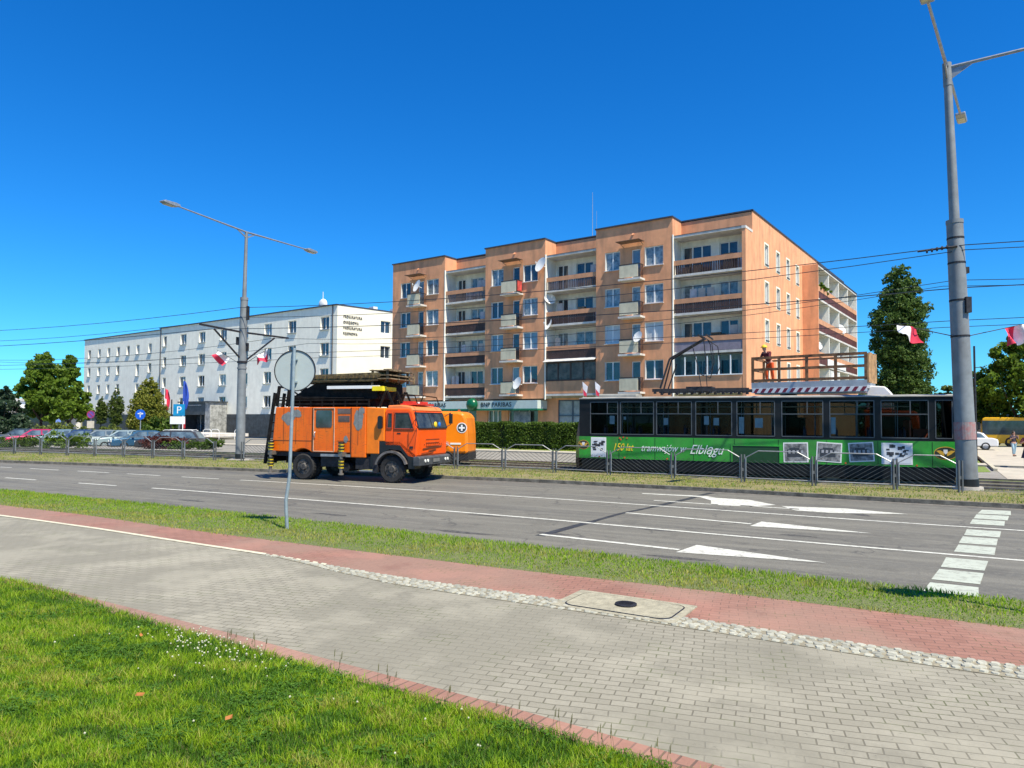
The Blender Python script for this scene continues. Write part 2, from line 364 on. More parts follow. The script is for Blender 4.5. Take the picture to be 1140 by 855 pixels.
def off(f,d): return lambda x: f(x)+d
pave_grey=paver('grey_pavers',(.245,.232,.180),(.295,.28,.22),(.125,.115,.082),bw=.2,bh=.1,patch=(.205,.195,.15),ms=.0065)
pave_red=paver('red_pavers',(.26,.128,.092),(.30,.155,.115),(.15,.085,.065),patch=(.27,.175,.13),ms=.0065)
M['lawn_soil']=soil('lawn_soil',((.05,.09,.015),(.10,.14,.025),(.16,.13,.05),(.02,.035,.008)),(1.2,9,60))
M['dry']=soil('dry_verge',((.15,.15,.05),(.24,.19,.10),(.12,.15,.03),(.30,.25,.15)),(.9,7,30))
M['ballast']=soil('ballast',((.14,.13,.10),(.20,.18,.14),(.07,.09,.03),(.08,.07,.06)),(.6,5,25))
M['far_grass']=soil('far_grass',((.14,.23,.04),(.22,.30,.06),(.18,.22,.06),(.08,.13,.02)),(.5,4,25))
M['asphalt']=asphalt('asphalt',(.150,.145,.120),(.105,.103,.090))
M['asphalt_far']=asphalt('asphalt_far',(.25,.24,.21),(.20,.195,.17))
M['paving_far']=mat('pale_paving',(.42,.39,.32),.9,var=.1,scale=1.5,bump=.2)
M['kerbm']=mat('kerb_concrete',(.24,.235,.21),.9,var=.2,scale=5,bump=.4)
M['kerbd']=mat('kerb_concrete_dirty',(.15,.14,.115),.9,var=.3,scale=4,bump=.4)
M['line']=painted('road_paint',(.56,.57,.51),(.20,.19,.17),.8,7)
M['block']=painted('crossing_paint',(.42,.46,.39),(.22,.22,.19),.8,6)

g=MB(); g.add([(-900,-300,-.3),(900,-300,-.3),(900,1400,-.3),(-900,1400,-.3)],[(0,1,2,3)]); tag(g.build('ground',M['dry']),kind='structure')
ribbon('near_lawn_soil',-40.,LE,.085,M['lawn_soil'])
# brick edging laid across
edging=paver('edging_pavers',(.25,.125,.09),(.31,.17,.125),(.12,.08,.06),.1,.22,rot=R(32),patch=(.29,.19,.145),ms=.009)
ribbon('brick_edging',off(LE,-.05),off(LE,.23),.09,edging)
xs_w=np.linspace(-125,-3.85,60); xs_c=np.linspace(-3.9,66,80)
def cobbot(x): return BC(x)-np.clip((np.asarray(x)+3.9)*.19,0.02,.43)
ribbon('pavement',off(LE,.23),off(BC,0),.084,pave_grey)
ribbon('cycle_path',off(BC,0),RF,.086,pave_red)
ribbon('cycle_path_line',off(BC,-.05),off(BC,.07),.092,painted('path_paint',(.60,.57,.42),(.30,.28,.22),.7),xs=xs_w)
db=MB()
for i in range(7):
    x=-3.72+i*.155; db.add([(x,float(BC(x))-.05,.093),(x+.09,float(BC(x+.09))-.05,.093),(x+.09,float(BC(x+.09))+.06,.093),(x,float(BC(x))+.06,.093)],[(0,1,2,3)])
tag(db.build('path_line_dots',MATS.get('x') or bpy.data.materials['path_paint']),kind='structure')
# cobbles : individually shaped stones in one strip
def cobbles():
    rs=random.Random(3); V=[];F=[]
    x=-3.8; 
    while x<9:
        wd=max(.06,min(.42,(x+3.9)*.19)); n=max(1,round(wd/.092)); for_=0
        for j in range(n):
            ang=R(-30+rs.uniform(-22,22))
            t=(j+.5)/n*wd; cx=x+rs.uniform(-.02,.02)+(j%2)*.03; cy=float(BC(x))-t+rs.uniform(-.01,.01)
            h=.041*rs.uniform(.8,1.08); k=7; a0=rs.uniform(0,1); b=len(V); q=[]
            for i in range(k):
                th=2*math.pi*(i+a0)/k; rr=1+rs.uniform(-.12,.12); c=math.copysign(abs(math.cos(th))**.6,math.cos(th)); s_=math.copysign(abs(math.sin(th))**.6,math.sin(th))
                dx,dy=c*h*rr*1.02,s_*h*rr; q.append((cx+dx*math.cos(ang)-dy*math.sin(ang),cy+dx*math.sin(ang)+dy*math.cos(ang)))
            zt=.098+rs.uniform(-.003,.004)
            V+=[(a,b_,.085) for a,b_ in q]+[(cx+(a-cx)*.82,cy+(b_-cy)*.82,zt) for a,b_ in q]
            F+=[(b+i,b+(i+1)%k,b+k+(i+1)%k,b+k+i) for i in range(k)]+[tuple(b+k+i for i in range(k))]
        x+=.086
    m=MB(); m.v=V; m.f=F; m.mi=[0]*len(F)
    return m
mc=bpy.data.materials.new('granite_setts'); t_,b_=nodes(mc); b_.inputs['Roughness'].default_value=.85
gg=t_.nodes.new('ShaderNodeNewGeometry'); t_.links.new(mix_nodes(t_,noise(t_,mapping(t_),30,5,.7,.35,.65,.5),mix_nodes(t_,gg.outputs['Random Per Island'],(.26,.265,.22),(.46,.46,.375)),(.20,.195,.16)),b_.inputs['Base Color'])
tag(cobbles().build('cobble_strip',mc),'strip of pale granite setts between grey pavement and red cycle path',None,None,'stuff')
ribbon('cobble_bed',cobbot,BC,.089,mat('joint_sand',(.25,.23,.165),.95,var=.2,scale=20),xs=np.linspace(-3.85,66,90))
ribbon('verge_soil',RF,off(RN,-.1),.087,soil('verge_earth',((.10,.15,.03),(.14,.17,.05),(.07,.12,.02),(.24,.21,.12)),(1.2,8,40)))
ribbon('near_kerb',off(RN,-.1),off(RN,.05),.05,M['kerbm'],skirt=.06)
ribbon('road',off(RN,.0),off(KB,.05),.0,M['asphalt'])
ribbon('median_kerb',off(KB,0),off(KB,.17),.12,M['kerbd'],skirt=.13)
ribbon('road_gutter',off(KB,-.32),off(KB,0),.004,mat('gutter_dust',(.16,.15,.13),.95,var=.2,scale=5))
ribbon('median_verge',off(KB,.17),off(FC,.8),.115,M['dry'],z2=.125)
ribbon('tram_bed',off(FC,.8),off(FC,6.6),.12,M['ballast'])
ribbon('far_verge',off(FC,6.6),off(FC,7.4),.12,M['far_grass'])
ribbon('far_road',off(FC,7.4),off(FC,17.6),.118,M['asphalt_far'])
ribbon('far_kerb',off(FC,17.6),off(FC,17.8),.20,M['kerbm'],skirt=.1)
ribbon('far_pavement',off(FC,17.8),off(FC,20.2),.19,M['paving_far'],skirt=.4)
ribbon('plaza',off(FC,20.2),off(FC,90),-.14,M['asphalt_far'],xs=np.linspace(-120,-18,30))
ribbon('front_lawn',off(FC,20.2),off(FC,26),.19,M['far_grass'],z2=.42,xs=np.linspace(-18,18,30))
ribbon('building_forecourt',off(FC,26),off(FC,60),.42,M['paving_far'],xs=np.linspace(-18,18,30))
# tram rails
for k,(a,b) in enumerate(((1.78,3.36),(5.2,6.78))):
    for c in (a,b):
        ribbon('tram_rail',off(FC,c),off(FC,c+.07),.19,M['steelrail'],skirt=.1)

# right-hand crossing path
rp=MB(); rp.add([(18.3,26.2,.13),(30,19,.13),(62,10,.13),(80,60,.13),(41,64,.13)],[(0,1,2,3,4)])
tag(rp.build('crossing_path',M['paving_far']),kind='structure')
rp=MB(); rp.box(-.15,0,0,38,0,.14); tag(rp.build('path_kerb',mat('kerb_pale',(.45,.42,.32),.9,var=.1),loc=(21.3,31.2,.1),rotz=R(-31)),kind='structure')
rg=MB(); rg.add([(18.5,30.2,.128),(20.6,30.6,.128),(40.6,64,.128),(30,66,.128),(24,48,.128)],[(0,1,2,3,4)])
tag(rg.build('side_lawn',M['far_grass']),kind='structure')
# soft crossing joints in path
# ---- road markings
mk=MB(); Z=.006
def strip(f,x0,x1,wd=.13,z=Z,m=mk):
    n=max(2,int((x1-x0)/.6)); xs=np.linspace(x0,x1,n+1); sl=np.gradient(f(xs),xs); hw=wd/2*np.sqrt(1+sl**2)
    vs=[(x,float(f(x))-h,z) for x,h in zip(xs,hw)]+[(x,float(f(x))+h,z) for x,h in zip(xs,hw)]
    m.add(vs,[(i,i+1,n+2+i,n+1+i) for i in range(n)])
for a,b in ((-22.87,-22.1),(-20.93,-19.16),(-18.09,-16.31),(-15.31,-13.6),(-12.52,-10.77)): strip(LA,a,b)
for k in range(1,14): strip(LA,-22.9-k*2.85,-22.9-k*2.85+1.7)
strip(LA,-9.82,60)
for a,b in ((-18.57,-16.89),(-14.71,-12.92)): strip(LB,a,b)
for k in range(1,12): strip(LB,-18.57-k*3.8,-18.57-k*3.8+1.8)
strip(LB,-11.4,60)
def poly(pts,m=mk,z=Z): m.add([(x,y,z) for x,y in pts],[tuple(range(len(pts)))])
def lineseg(p,q,wd=.12,m=mk,z=Z):
    p=Vector(p);q=Vector(q);n=(q-p).normalized();n=Vector((-n.y,n.x))*wd/2
    poly([p-n,q-n,q+n,p+n],m,z)
lineseg((.57,13.87),(2.9,12.3),.14); poly([(2.78,12.06),(4.95,11.22),(3.32,12.78)])
lineseg((2.77,17.21),(5.2,15.45),.14); poly([(5.05,15.12),(7.2,14.22),(5.55,15.83)])
poly([(4.0,21.9),(5.79,21.15),(5.95,20.75),(5.65,20.85),(4.0,21.72)])
poly([(5.5,20.95),(6.75,20.2),(7.05,19.0),(6.2,18.62),(5.3,18.95),(5.6,20)])
lineseg((3.98,19.92),(5.5,18.98),.13)
lineseg((6.05,18.85),(7.3,18.1),.14); poly([(7.1,18.75),(8.6,18.3),(9.6,17.25),(7.8,17.4),(7.1,17.85)])
tag(mk.build('road_markings',M['line']),kind='structure')
cw=MB()
for q in ([(12.02,18.22),(12.6,18.0),(12.03,17.18),(11.4,17.45)],[(11.28,17.3),(11.88,17.03),(11.3,16.25),(10.72,16.55)],[(10.6,16.4),(11.15,16.12),(10.62,15.38),(10.07,15.68)],
  [(9.48,14.86),(10.0,14.58),(9.45,13.82),(8.94,14.1)],[(8.8,13.92),(9.3,13.65),(8.76,12.9),(8.25,13.17)],[(8.13,12.99),(8.62,12.71),(8.1,11.98),(7.6,12.27)],
  [(7.14,11.74),(7.64,11.45),(7.08,10.7),(6.59,10.97)],[(6.47,10.81),(6.95,10.52),(6.42,9.8),(5.93,10.1)],[(5.8,9.91),(6.28,9.62),(5.78,8.85),(5.26,9.2)]):
    poly(q,cw,.0055)
tag(cw.build('crossing_blocks',M['block']),kind='structure')
tr=MB()
tp=[(.55,13.7),(1.16,14.71),(1.79,15.7),(2.59,17.03),(3.68,18.45),(5.06,20.4),(5.6,21.3),(6.4,22.4)]
rr_=random.Random(2)
for a,b in zip(tp,tp[1:]): lineseg(a,b,.13+rr_.uniform(0,.08),tr,.003)
tag(tr.build('tar_seam',mat('tar',(.04,.042,.043),.6,var=.3)),kind='structure')
for (x,y,a,b) in ((-4.2,16.6,.5,.12),(-1.0,14.1,.6,.13),(3.0,14.6,.35,.2),(-8.6,19.2,.5,.1),(.8,14.0,.4,.12),(2.7,11.6,.5,.14),(-.6,16.6,.5,.08),(5.6,13.9,.35,.12),(8.4,17.2,.2,.35)):
    pm=MB(); k=9; poly([(x+a*math.cos(2*math.pi*i/k)*rr_.uniform(.7,1.2),y+b*math.sin(2*math.pi*i/k)*rr_.uniform(.6,1.2)-.5*a*math.cos(2*math.pi*i/k)) for i in range(k)],pm,.0028)
    tag(pm.build('road_patch',mat('old_tar',(.085,.083,.075),.8,var=.4,scale=12)),kind='structure')

# concrete chamber cover in the pavement
cc=thing('chamber_cover','large concrete chamber cover with a small round iron lid, set across cobbles and cycle path','chamber cover',(1.30,8.21,.09),R(-31))
s=MB(); s.box(-.74,.72,-.42,.42,-.05,.010); s.build('surround',mat('cover_concrete',(.33,.31,.225),.9,var=.15,scale=8,bump=.5),cc)
s=MB(); rnd=[]
for cx,cy,a0 in ((.52,.22,0),(-.52,.22,90),(-.52,-.22,180),(.52,-.22,270)):
    for k in range(5): a=R(a0+k*22.5); rnd.append((.95*(cx+.14*math.cos(a)),.93*(cy+.14*math.sin(a))))
s.prism(rnd,.0,.016,'z'); s.build('slab',bpy.data.materials['cover_concrete'],cc)
s=MB(); n=len(rnd)
s.add([(x*1.015,y*1.03,.0135) for x,y in rnd]+[(x*.993,y*.985,.0175) for x,y in rnd],[(i,(i+1)%n,n+(i+1)%n,n+i) for i in range(n)]); s.build('joint',M['black'],cc)
s=MB(); s.cyl((0.02,0,.02),(0.02,0,.034),.125,n=24); 
for k in range(6): s.box(-.06,.10,-.075+k*.03,-.065+k*.03,.034,.038)
s.build('lid',M['darkmetal'],cc)

# ------------------------------------------------------------ grass
def blades(name,pts,h,wd,mats,mi,lean=.5,z=.085,label=None,seed=1):
    rs=np.random.default_rng(seed); n=len(pts); H=h*rs.uniform(.5,1.25,n) if np.isscalar(h) else h
    a=rs.uniform(0,2*np.pi,n); l=rs.uniform(.1,lean,n)*H; b=rs.uniform(0,2*np.pi,n)
    W=wd*rs.uniform(.7,1.3,n)
    P=np.column_stack([pts,np.full(n,z)]); dx=np.column_stack([np.cos(a),np.sin(a),np.zeros(n)])*W[:,None]/2
    L=np.column_stack([np.cos(b)*l,np.sin(b)*l,np.zeros(n)])
    up=np.zeros((n,3)); up[:,2]=H
    v0=P-dx; v1=P+dx; v2=P+L*.35+up*.55+dx*.8; v3=P+L*.35+up*.55-dx*.8; v4=P+L+up*.95+dx*.12; v5=P+L+up*.95-dx*.12
    V=np.stack([v0,v1,v2,v3,v4,v5],1).reshape(-1,3); i=np.arange(n)[:,None]*6
    F=np.concatenate([i+np.array([[0,1,2,3]]),i+np.array([[3,2,4,5]])]); 
    o=fast_mesh(name,V,F,mats,np.concatenate([mi,mi])); return tag(o,label,None,None,'stuff')
def fbm(x,y,s,seed=0):
    r=np.random.default_rng(seed); v=0
    for k in range(7):
        a=r.uniform(0,2*np.pi); f=s*(1.0+.55*k); p=r.uniform(0,6.3); v=v+np.sin((x*np.cos(a)+y*np.sin(a))*f+p+1.4*np.sin((x*np.sin(a)-y*np.cos(a))*f*.7+p))/(1+.45*k)
    return v/2.6
G=[leafmat('grass_a',(.22,.39,.012),(.42,.58,.03),.5),leafmat('grass_b',(.12,.28,.012),(.25,.43,.02),.5),leafmat('grass_dry',(.32,.36,.04),(.50,.46,.12),.45),leafmat('grass_deep',(.045,.14,.012),(.11,.23,.02),.4)]
rs=np.random.default_rng(5)
def scatter(x0,x1,f,g,n,dens=None):
    x=rs.uniform(x0,x1,n); a=f(x); b=g(x); y=a+(b-a)*rs.uniform(0,1,n); return np.column_stack([x,y])
# near lawn, denser near the camera
N=640000
y=3.7+7.6*rs.uniform(0,1,N)**1.25; x=rs.uniform(-.80,.30,N)*y
ok=(y<LE(x)+rs.normal(0,.035,N))&(rs.uniform(0,1,N)<np.clip(y/9,0,1)*np.clip(6.5/y,0,1)**1.0)
P=np.column_stack([x[ok],y[ok]-.02+np.clip(-(x[ok]+3.6)*.09,0,.22)]); q=fbm(P[:,0],P[:,1],2.2,1); q2=fbm(P[:,0],P[:,1],6,2)
bare=(fbm(P[:,0],P[:,1],1.6,9)>.93); P=P[~bare];q=q[~bare];q2=q2[~bare]
q3=fbm(P[:,0],P[:,1],14,77); q=.45*q+.4*q2+.5*q3
mi=np.where(q+rs.normal(0,.35,len(P))>.62,2,np.where(q3+.5*q2+rs.normal(0,.4,len(P))>.0,0,1)); mi=np.where((q<-.12)&(rs.uniform(0,1,len(P))<.7),3,mi)
h=(.047+.016*q2+.022*q3+.02*np.clip(-q,0,1)+.004*np.exp(-((P[:,1]-LE(P[:,0]))/.15)**2))*rs.uniform(.5,1.3,len(P))
blades('grass',P,np.clip(h,.018,.12),.0056,G,mi,.9,label='thick green lawn grass in the near left corner')
# clover leaves in patches
def clover():
    n=90000; x=rs.uniform(-8,1.2,n); y=rs.uniform(3.7,9.5,n); k=(y<LE(x)-.02)&(np.abs(x)/y<.80)&(fbm(x,y,2.6,4)+.7*fbm(x,y,9,5)>.25); x=x[k];y=y[k]; n=len(x)
    c=np.column_stack([x,y,rs.uniform(.10,.14,n)]); V=[];r=rs.uniform(.006,.013,n)
    for j in range(3):
        a=rs.uniform(0,6.3,n) if j==0 else a+2.09
        d=np.column_stack([np.cos(a),np.sin(a),rs.uniform(-.3,.5,n)])*r[:,None]; p=np.column_stack([-np.sin(a),np.cos(a),rs.uniform(-.3,.3,n)])*r[:,None]*.75
        V.append(np.stack([c,c+d*.9+p,c+d*1.5,c+d*.9-p],1))
    V=np.concatenate(V).reshape(-1,3); F=np.arange(len(V)).reshape(-1,4)
    return fast_mesh('clover',V,F,[leafmat('clover_leaf',(.05,.14,.012),(.13,.26,.03),.4)])
tag(clover(),'patches of clover leaves growing among the near lawn',None,None,'stuff')
# clover flowers
fl=MB(); rf=random.Random(12)
for i in range(120):
    x=rf.gauss(-2.75,.36); y=float(LE(x))-abs(rf.gauss(.25,.2))-.05; z=.13+rf.uniform(0,.06)
    fl.sphere((x,y,z),rf.uniform(.006,.0095),n=6,m=4)
for i in range(34):
    y=rf.uniform(3.5,7); x=rf.uniform(-.65*y,0); 
    if y<LE(x)-.1: fl.sphere((x,y,.13),rf.uniform(.006,.010),n=6,m=4)
tag(fl.build('clover_flowers',mat('clover_white',(.50,.50,.36),.8)),'small white clover flowers along the lawn edge',None,None,'stuff')
lf=MB()
for (x,y,a) in ((-2.75,5.35,0.3),(-1.93,4.95,1.2),(-3.5,6.8,2)):
    lf.T=Matrix.Translation((x,y,.15))@Matrix.Rotation(a,4,'Z')@Matrix.Rotation(.35,4,'X')
    lf.add([(-.034,0,0),(-.02,.017,.012),(.012,.02,.002),(.036,.004,.014),(.02,-.013,.0),(-.015,-.018,.010)],[(0,1,2,3,4,5)])
tag(lf.build('fallen_leaves',mat('orange_leaf',(.36,.13,.03),.8)),'few orange fallen leaves lying on the near lawn',None,None,'stuff')
# seed heads along the edge
sh=MB()
for (x,n) in ((-2.62,5),(-2.3,4),(-1.45,4),(-.95,5),(-.5,3),(.0,6),(.35,4),(.62,5),(.85,4)):
    for k in range(n):
        xx=x+rf.gauss(0,.05); yy=float(LE(xx))-abs(rf.gauss(0,.06)); hh=rf.uniform(.10,.20); tx=xx+rf.uniform(-.03,.04)
        sh.cyl((xx,yy,.08),(tx,yy,.08+hh),.0014,n=4); sh.cyl((tx,yy,.08+hh*.72),(tx+.006,yy,.09+hh),.004,.0015,n=5)
tag(sh.build('seed_heads',mat('seed_stalk',(.16,.15,.06),.9,var=.3)),'thin dark grass seed heads standing over the pavement edge',None,None,'stuff')
# verge strip
N=120000; P=scatter(-42,22,lambda x:RF(x)-.04,lambda x:RN(x)-.03,N); q=fbm(P[:,0],P[:,1],2.4,21); f_=(P[:,1]-RF(P[:,0]))/(RN(P[:,0])-RF(P[:,0]))
jit=rs.normal(0,.05,N); P[:,1]+=np.where(f_<.12,jit,0)
kk=(rs.uniform(0,1,N)<np.clip(.75+f_*2.2+.4*q,0.3,1)); P=P[kk];q=q[kk];f_=f_[kk];N=len(P)
mi=np.where(q+rs.normal(0,.4,N)-(f_-.5)*1.1>.35,2,np.where(rs.uniform(0,1,N)<.65,0,1))
blades('verge_grass',P,.05*(.55+.5*f_+.35*q+.25*fbm(P[:,0],P[:,1],9,3)).clip(.25,1.6)*rs.uniform(.6,1.3,N),.011,G,mi,.8,label='mown green grass strip between cycle path and road')
# median : sparse tufts, partly dry
N=60000; P=scatter(-34,20,lambda x:KB(x)+.17,lambda x:FC(x)+2.0,N); q=fbm(P[:,0],P[:,1],1.5,31); k=q+rs.normal(0,.4,N)>-.25; P=P[k];q=q[k]
mi=np.where(rs.uniform(0,1,len(P))<.5,2,np.where(rs.uniform(0,1,len(P))<.5,1,3))
blades('median_grass',P,.055*rs.uniform(.5,1.5,len(P)),.016,G,mi,1.0,z=.11,label='sparse dry grass along the tram line beside the kerb')
N=30000; P=scatter(-12,16,lambda x:FC(x)+20.3,lambda x:FC(x)+25,N); mi=np.where(rs.uniform(0,1,N)<.5,2,0)
fz=(P[:,1]-FC(P[:,0])-20.2)/5.8
o=blades('lawn_grass',P,.06*rs.uniform(.6,1.3,N),.035,G,mi,.8,z=0,label='short sunlit lawn grass in front of the dark hedge')
co=np.empty(len(o.data.vertices)*3,np.float32); o.data.vertices.foreach_get('co',co); co=co.reshape(-1,3); co[:,2]+=np.repeat(.19+.23*fz,6); o.data.vertices.foreach_set('co',co.ravel())

# ------------------------------------------------------------ foliage
def leaves(name,centers,radii,n,size,mats,parent,seed=1,flat=1,clump=.35,shell=.35,up=0,clumps=None):
    """leaf-sized quads grouped in clumps spread through ellipsoid lobes"""
    r=np.random.default_rng(seed); C=np.array(centers,float); Rr=np.array(radii,float)
    if Rr.ndim==1: Rr=np.column_stack([Rr]*3)
    vol=Rr.prod(1)**(2/3); pr=vol/vol.sum(); nc=clumps or max(20,n//45)
    k=r.choice(len(C),nc,p=pr); d=r.normal(size=(nc,3)); d/=np.linalg.norm(d,axis=1)[:,None]; rad=r.uniform(shell,1,nc)**.6
    cc=C[k]+d*rad[:,None]*Rr[k]; cs=Rr[k].mean(1)*clump*r.uniform(.5,1.3,nc)
    j=r.integers(0,nc,n); e=r.normal(size=(n,3)); e/=np.linalg.norm(e,axis=1)[:,None]; 
    P=cc[j]+e*(cs[j]*r.uniform(.2,1,n)**.5)[:,None]*np.array([1,1,.75])
    a=r.normal(size=(n,3)); a[:,2]*=flat; a/=np.linalg.norm(a,axis=1)[:,None]; b=np.cross(a,r.normal(size=(n,3))); b/=np.linalg.norm(b,axis=1)[:,None]
    s=size*r.uniform(.6,1.35,n)[:,None]; a=a*s; b=b*s*.7
    V=np.stack([P-a,P+b,P+a,P-b],1).reshape(-1,3); F=np.arange(4*n).reshape(-1,4); mi=r.integers(0,len(mats),n)
    return fast_mesh(name,V,F,mats,mi,parent)
def trunk(parent,h,r,limbs=5,spread=2,seed=0,name='trunk'):
    m=MB(); rr=random.Random(seed); p=Vector((0,0,-.1)); pts=[p]
    for k in range(4): p=p+Vector((rr.uniform(-.12,.12),rr.uniform(-.12,.12),h/4)); pts.append(p)
    for k,(a,b) in enumerate(zip(pts,pts[1:])): m.cyl(a,b,r*(1-.15*k),r*(1-.15*(k+1)),n=9)
    for k in range(limbs):
        a=pts[-1]*rr.uniform(.7,1); th=6.28*k/limbs+rr.uniform(-.4,.4); b=a+Vector((math.cos(th)*spread*.5,math.sin(th)*spread*.5,spread*.6)); c=b+Vector((math.cos(th)*spread*.5,math.sin(th)*spread*.5,spread*.8))
        m.cyl(a,b,r*.45,r*.28,n=6); m.cyl(b,c,r*.28,r*.1,n=5)
    return m.build(name,M['bark'],parent,smooth=True)
def tree(name,label,loc,h,r,th,n,size,lm,seed,group=None,lobes=9,tr=.22,elong=1.,low=.35):
    t=thing(name,label,'tree',loc,0,group); rr=random.Random(seed); trunk(t,th,tr,6,r*.7,seed)
    cs=[];rs_=[]
    for k in range(lobes):
        f=k/(lobes-1); z=th+ (h-th)*(.12+.76*f); q=math.sin(math.pi*(low+(1-low)*(.25+.72*f)))*r*.62
        a=k*2.4+rr.uniform(-.3,.3); cs.append((math.cos(a)*q,math.sin(a)*q,z)); R_=r*rr.uniform(.42,.6)*(1-.35*f); rs_.append((R_,R_,R_*elong*.85))
    leaves('crown',cs,rs_,n,size,[lm],t,seed,clump=.34,shell=.25); return t

# ------------------------------------------------------------ orange apartment block
UA=math.atan2(-.583,.812)
def win(parent,x0,x1,z0,z1,y,kind,mull=1,axis='y',T=Matrix.Identity(4),fw=.06,trans=0,label=None):
    """window frame (part) with its pane (sub-part); faces -y before T"""
    f=MB(); f.T=T
    f.box(x0,x0+fw,y-.02,y+.05,z0,z1); f.box(x1-fw,x1,y-.02,y+.05,z0,z1); f.box(x0+fw,x1-fw,y-.02,y+.05,z0,z0+fw); f.box(x0+fw,x1-fw,y-.02,y+.05,z1-fw,z1)
    for k in range(mull):
        c=x0+(x1-x0)*(k+1)/(mull+1); f.box(c-fw*.75,c+fw*.75,y-.018,y+.048,z0+fw,z1-fw)
    o=f.build('window',M['frame'],parent)
    if label: o['label']=label
    p=MB(); p.T=T; p.add([(x0+.01,y+.03,z0+.01),(x1-.01,y+.03,z0+.01),(x1-.01,y+.03,z1-.01),(x0+.01,y+.03,z1-.01)],[(0,1,2,3)])
    p.build('pane',M[kind],o); return o
OB=thing('apartment_block','orange five-storey apartment block with cream balconies and white recessed terraces','apartment block',(16.45,48.3,0),UA)
ZF=[4.35,7.1,9.85,12.6]; ZR=15.4; ZT=16.75
rw=random.Random(11)
wallm=[M['orange_wall'],M['terrace_white'],M['flashing'],M['slab'],M['concrete']]
W=MB(); PY=-1.6; BT=(0,5.13); secs=[(5.13,11.3),(15.9,21.95),(26.5,32.95)]; terr=[(.25,5.13),(11.3,15.9),(21.95,26.5)]
# main plane A front (recess backs are white, strip above terraces orange)
holesA=[]
TW={0:[(.95,1.62,0),(1.66,2.35,1),(2.95,3.65,0),(3.72,4.35,0),(4.42,5.05,1)],1:[(12.5,14.0,0),(14.8,15.95-.2,1)],2:[(23.45,24.7,0),(25.3,26.3,1)]}
for si,(a,b) in enumerate(terr):
    x0,x1=-b,-a
    hs_=[]
    tw={0:[(1.0,2.3),(2.9,5.0)],1:[(12.45,14.0),(14.75,15.75)],2:[(23.4,24.8),(25.45,26.35)]}[si]
    for zf in ZF:
        for (p,q_) in tw: hs_.append((-q_,-p,zf+.12,zf+2.25))
    W.wall(x0-(.0),x1,4.35,ZR,hs_,.12,0,1,1)
    for zf in ZF:
        for j,(p,q_) in enumerate(tw):
            win(OB,-q_,-p,zf+.12,zf+2.25,.10,rw.choice(['pane_dark','pane_dark','pane_curtain']),1 if q_-p<1.7 else 2)
    W.wall(x0,x1,ZR,ZT-.05,[],0,0,0)
    # slabs
    for i,zf in enumerate(ZF+[ZR]):
        W.box(x0+.003,x1-.003,-1.5,-.003,zf-.16,zf,3)
    W.box(x0+.01,x1-.01,-1.52,-.01,ZR+.002,ZR+.03,2)
    # ground floor back wall
# pier on the right of first terrace
W.box(-.25,0,-1.5,-.02,3.9,ZR-.17,0)
W.box(-.27,.02,-1.53,-.01,ZR-.165,ZR+.01,3)
W.wall(-.25,0,3.9,ZT-.05,[],0,0,0)
# returns of terrace sides (white inside) from projecting sections
for (a,b) in secs:
    hs_=[]
    for zf in ZF:
        for (p,q_,z0,z1,kk) in ((.72,2.15,.9,2.3,'w'),(2.5,3.2,.1,2.25,'d'),(4.15,5.4,.9,2.3,'w')):
            p2,q2=a+p,a+q_; hs_.append((-q2,-p2,zf+z0,zf+z1))
    W.wall(-b,-a,4.0,ZT,hs_,.16,PY,0,0)
    for n_,h in enumerate(hs_):
        k='pane_dark'; lv=n_//3
        u=rw.random()
        if u<.45: k='pane_curtain'
        elif u<.55: k='pane_half'
        if a<6 and lv==1 and n_%3!=1: k='pane_blind'
        win(OB,h[0],h[1],h[2],h[3],PY+.11,k,1 if n_%3!=1 else 0)
        if n_%3!=1:
            W.box(h[0]-.05,h[1]+.05,PY-.10,PY+.02,h[2]-.05,h[2]-.005,3)
            W.box(h[0]-.0,h[0]+.03,PY-.004,PY+.10,h[2],h[3],3)
    for xx,sgn in ((-a,1),(-b,-1)):
        x_out=xx
        W.add([(x_out,PY,4.0),(x_out,0,4.0),(x_out,0,ZR),(x_out,PY,ZR)],[(0,1,2,3)],1 if sgn>0 else 0)
        W.add([(x_out,PY,ZR),(x_out,0,ZR),(x_out,0,ZT),(x_out,PY,ZT)],[(0,1,2,3)],0)
    # white corner strip
    W.box(-a-.02,-a+.05,PY-.03,PY+.09,3.9,ZR+.1,1)
    W.box(-b-.05,-a+.05,PY-.12,0.0,ZT,ZT+.10,2)
    W.add([(-b,PY,4.0),(-a,PY,4.0),(-a,0,4.0),(-b,0,4.0)],[(0,1,2,3)],4)
    # roof drain knob
    W.cyl((-(a+b)/2,PY-.05,ZT-.75),(-(a+b)/2,PY+.02,ZT-.78),.09,n=10,mi=0)
# ground floor
W.wall(-32.95,0,.2,4.05,[(-31.5,-27.5,.5,3.3),(-26.6,-23.6,.5,3.3),(-22.4,-20.9,.4,3.1),(-20.2,-17.2,.5,3.3),(-15.3,-6.2,.5,3.9)],.25,-.6,0,0)
W.box(-32.95,-.3,-.6,-.1,4.05,4.2,4)
# gable x=0 facing +x
GT=Matrix.Rotation(R(90),4,'Z')
W.T=GT; gh=[]
for zf in ZF:
    for s_ in (3.3,6.25,9.1,12.0): gh.append((s_-.42,s_+.42,zf+.95,zf+2.45))
W.wall(0,13.6,.2,ZT,gh,.2,0,0,3)
W.box(-.05,30.8,-.06,.1,ZT,ZT+.10,2)
W.T=Matrix.Identity(4)
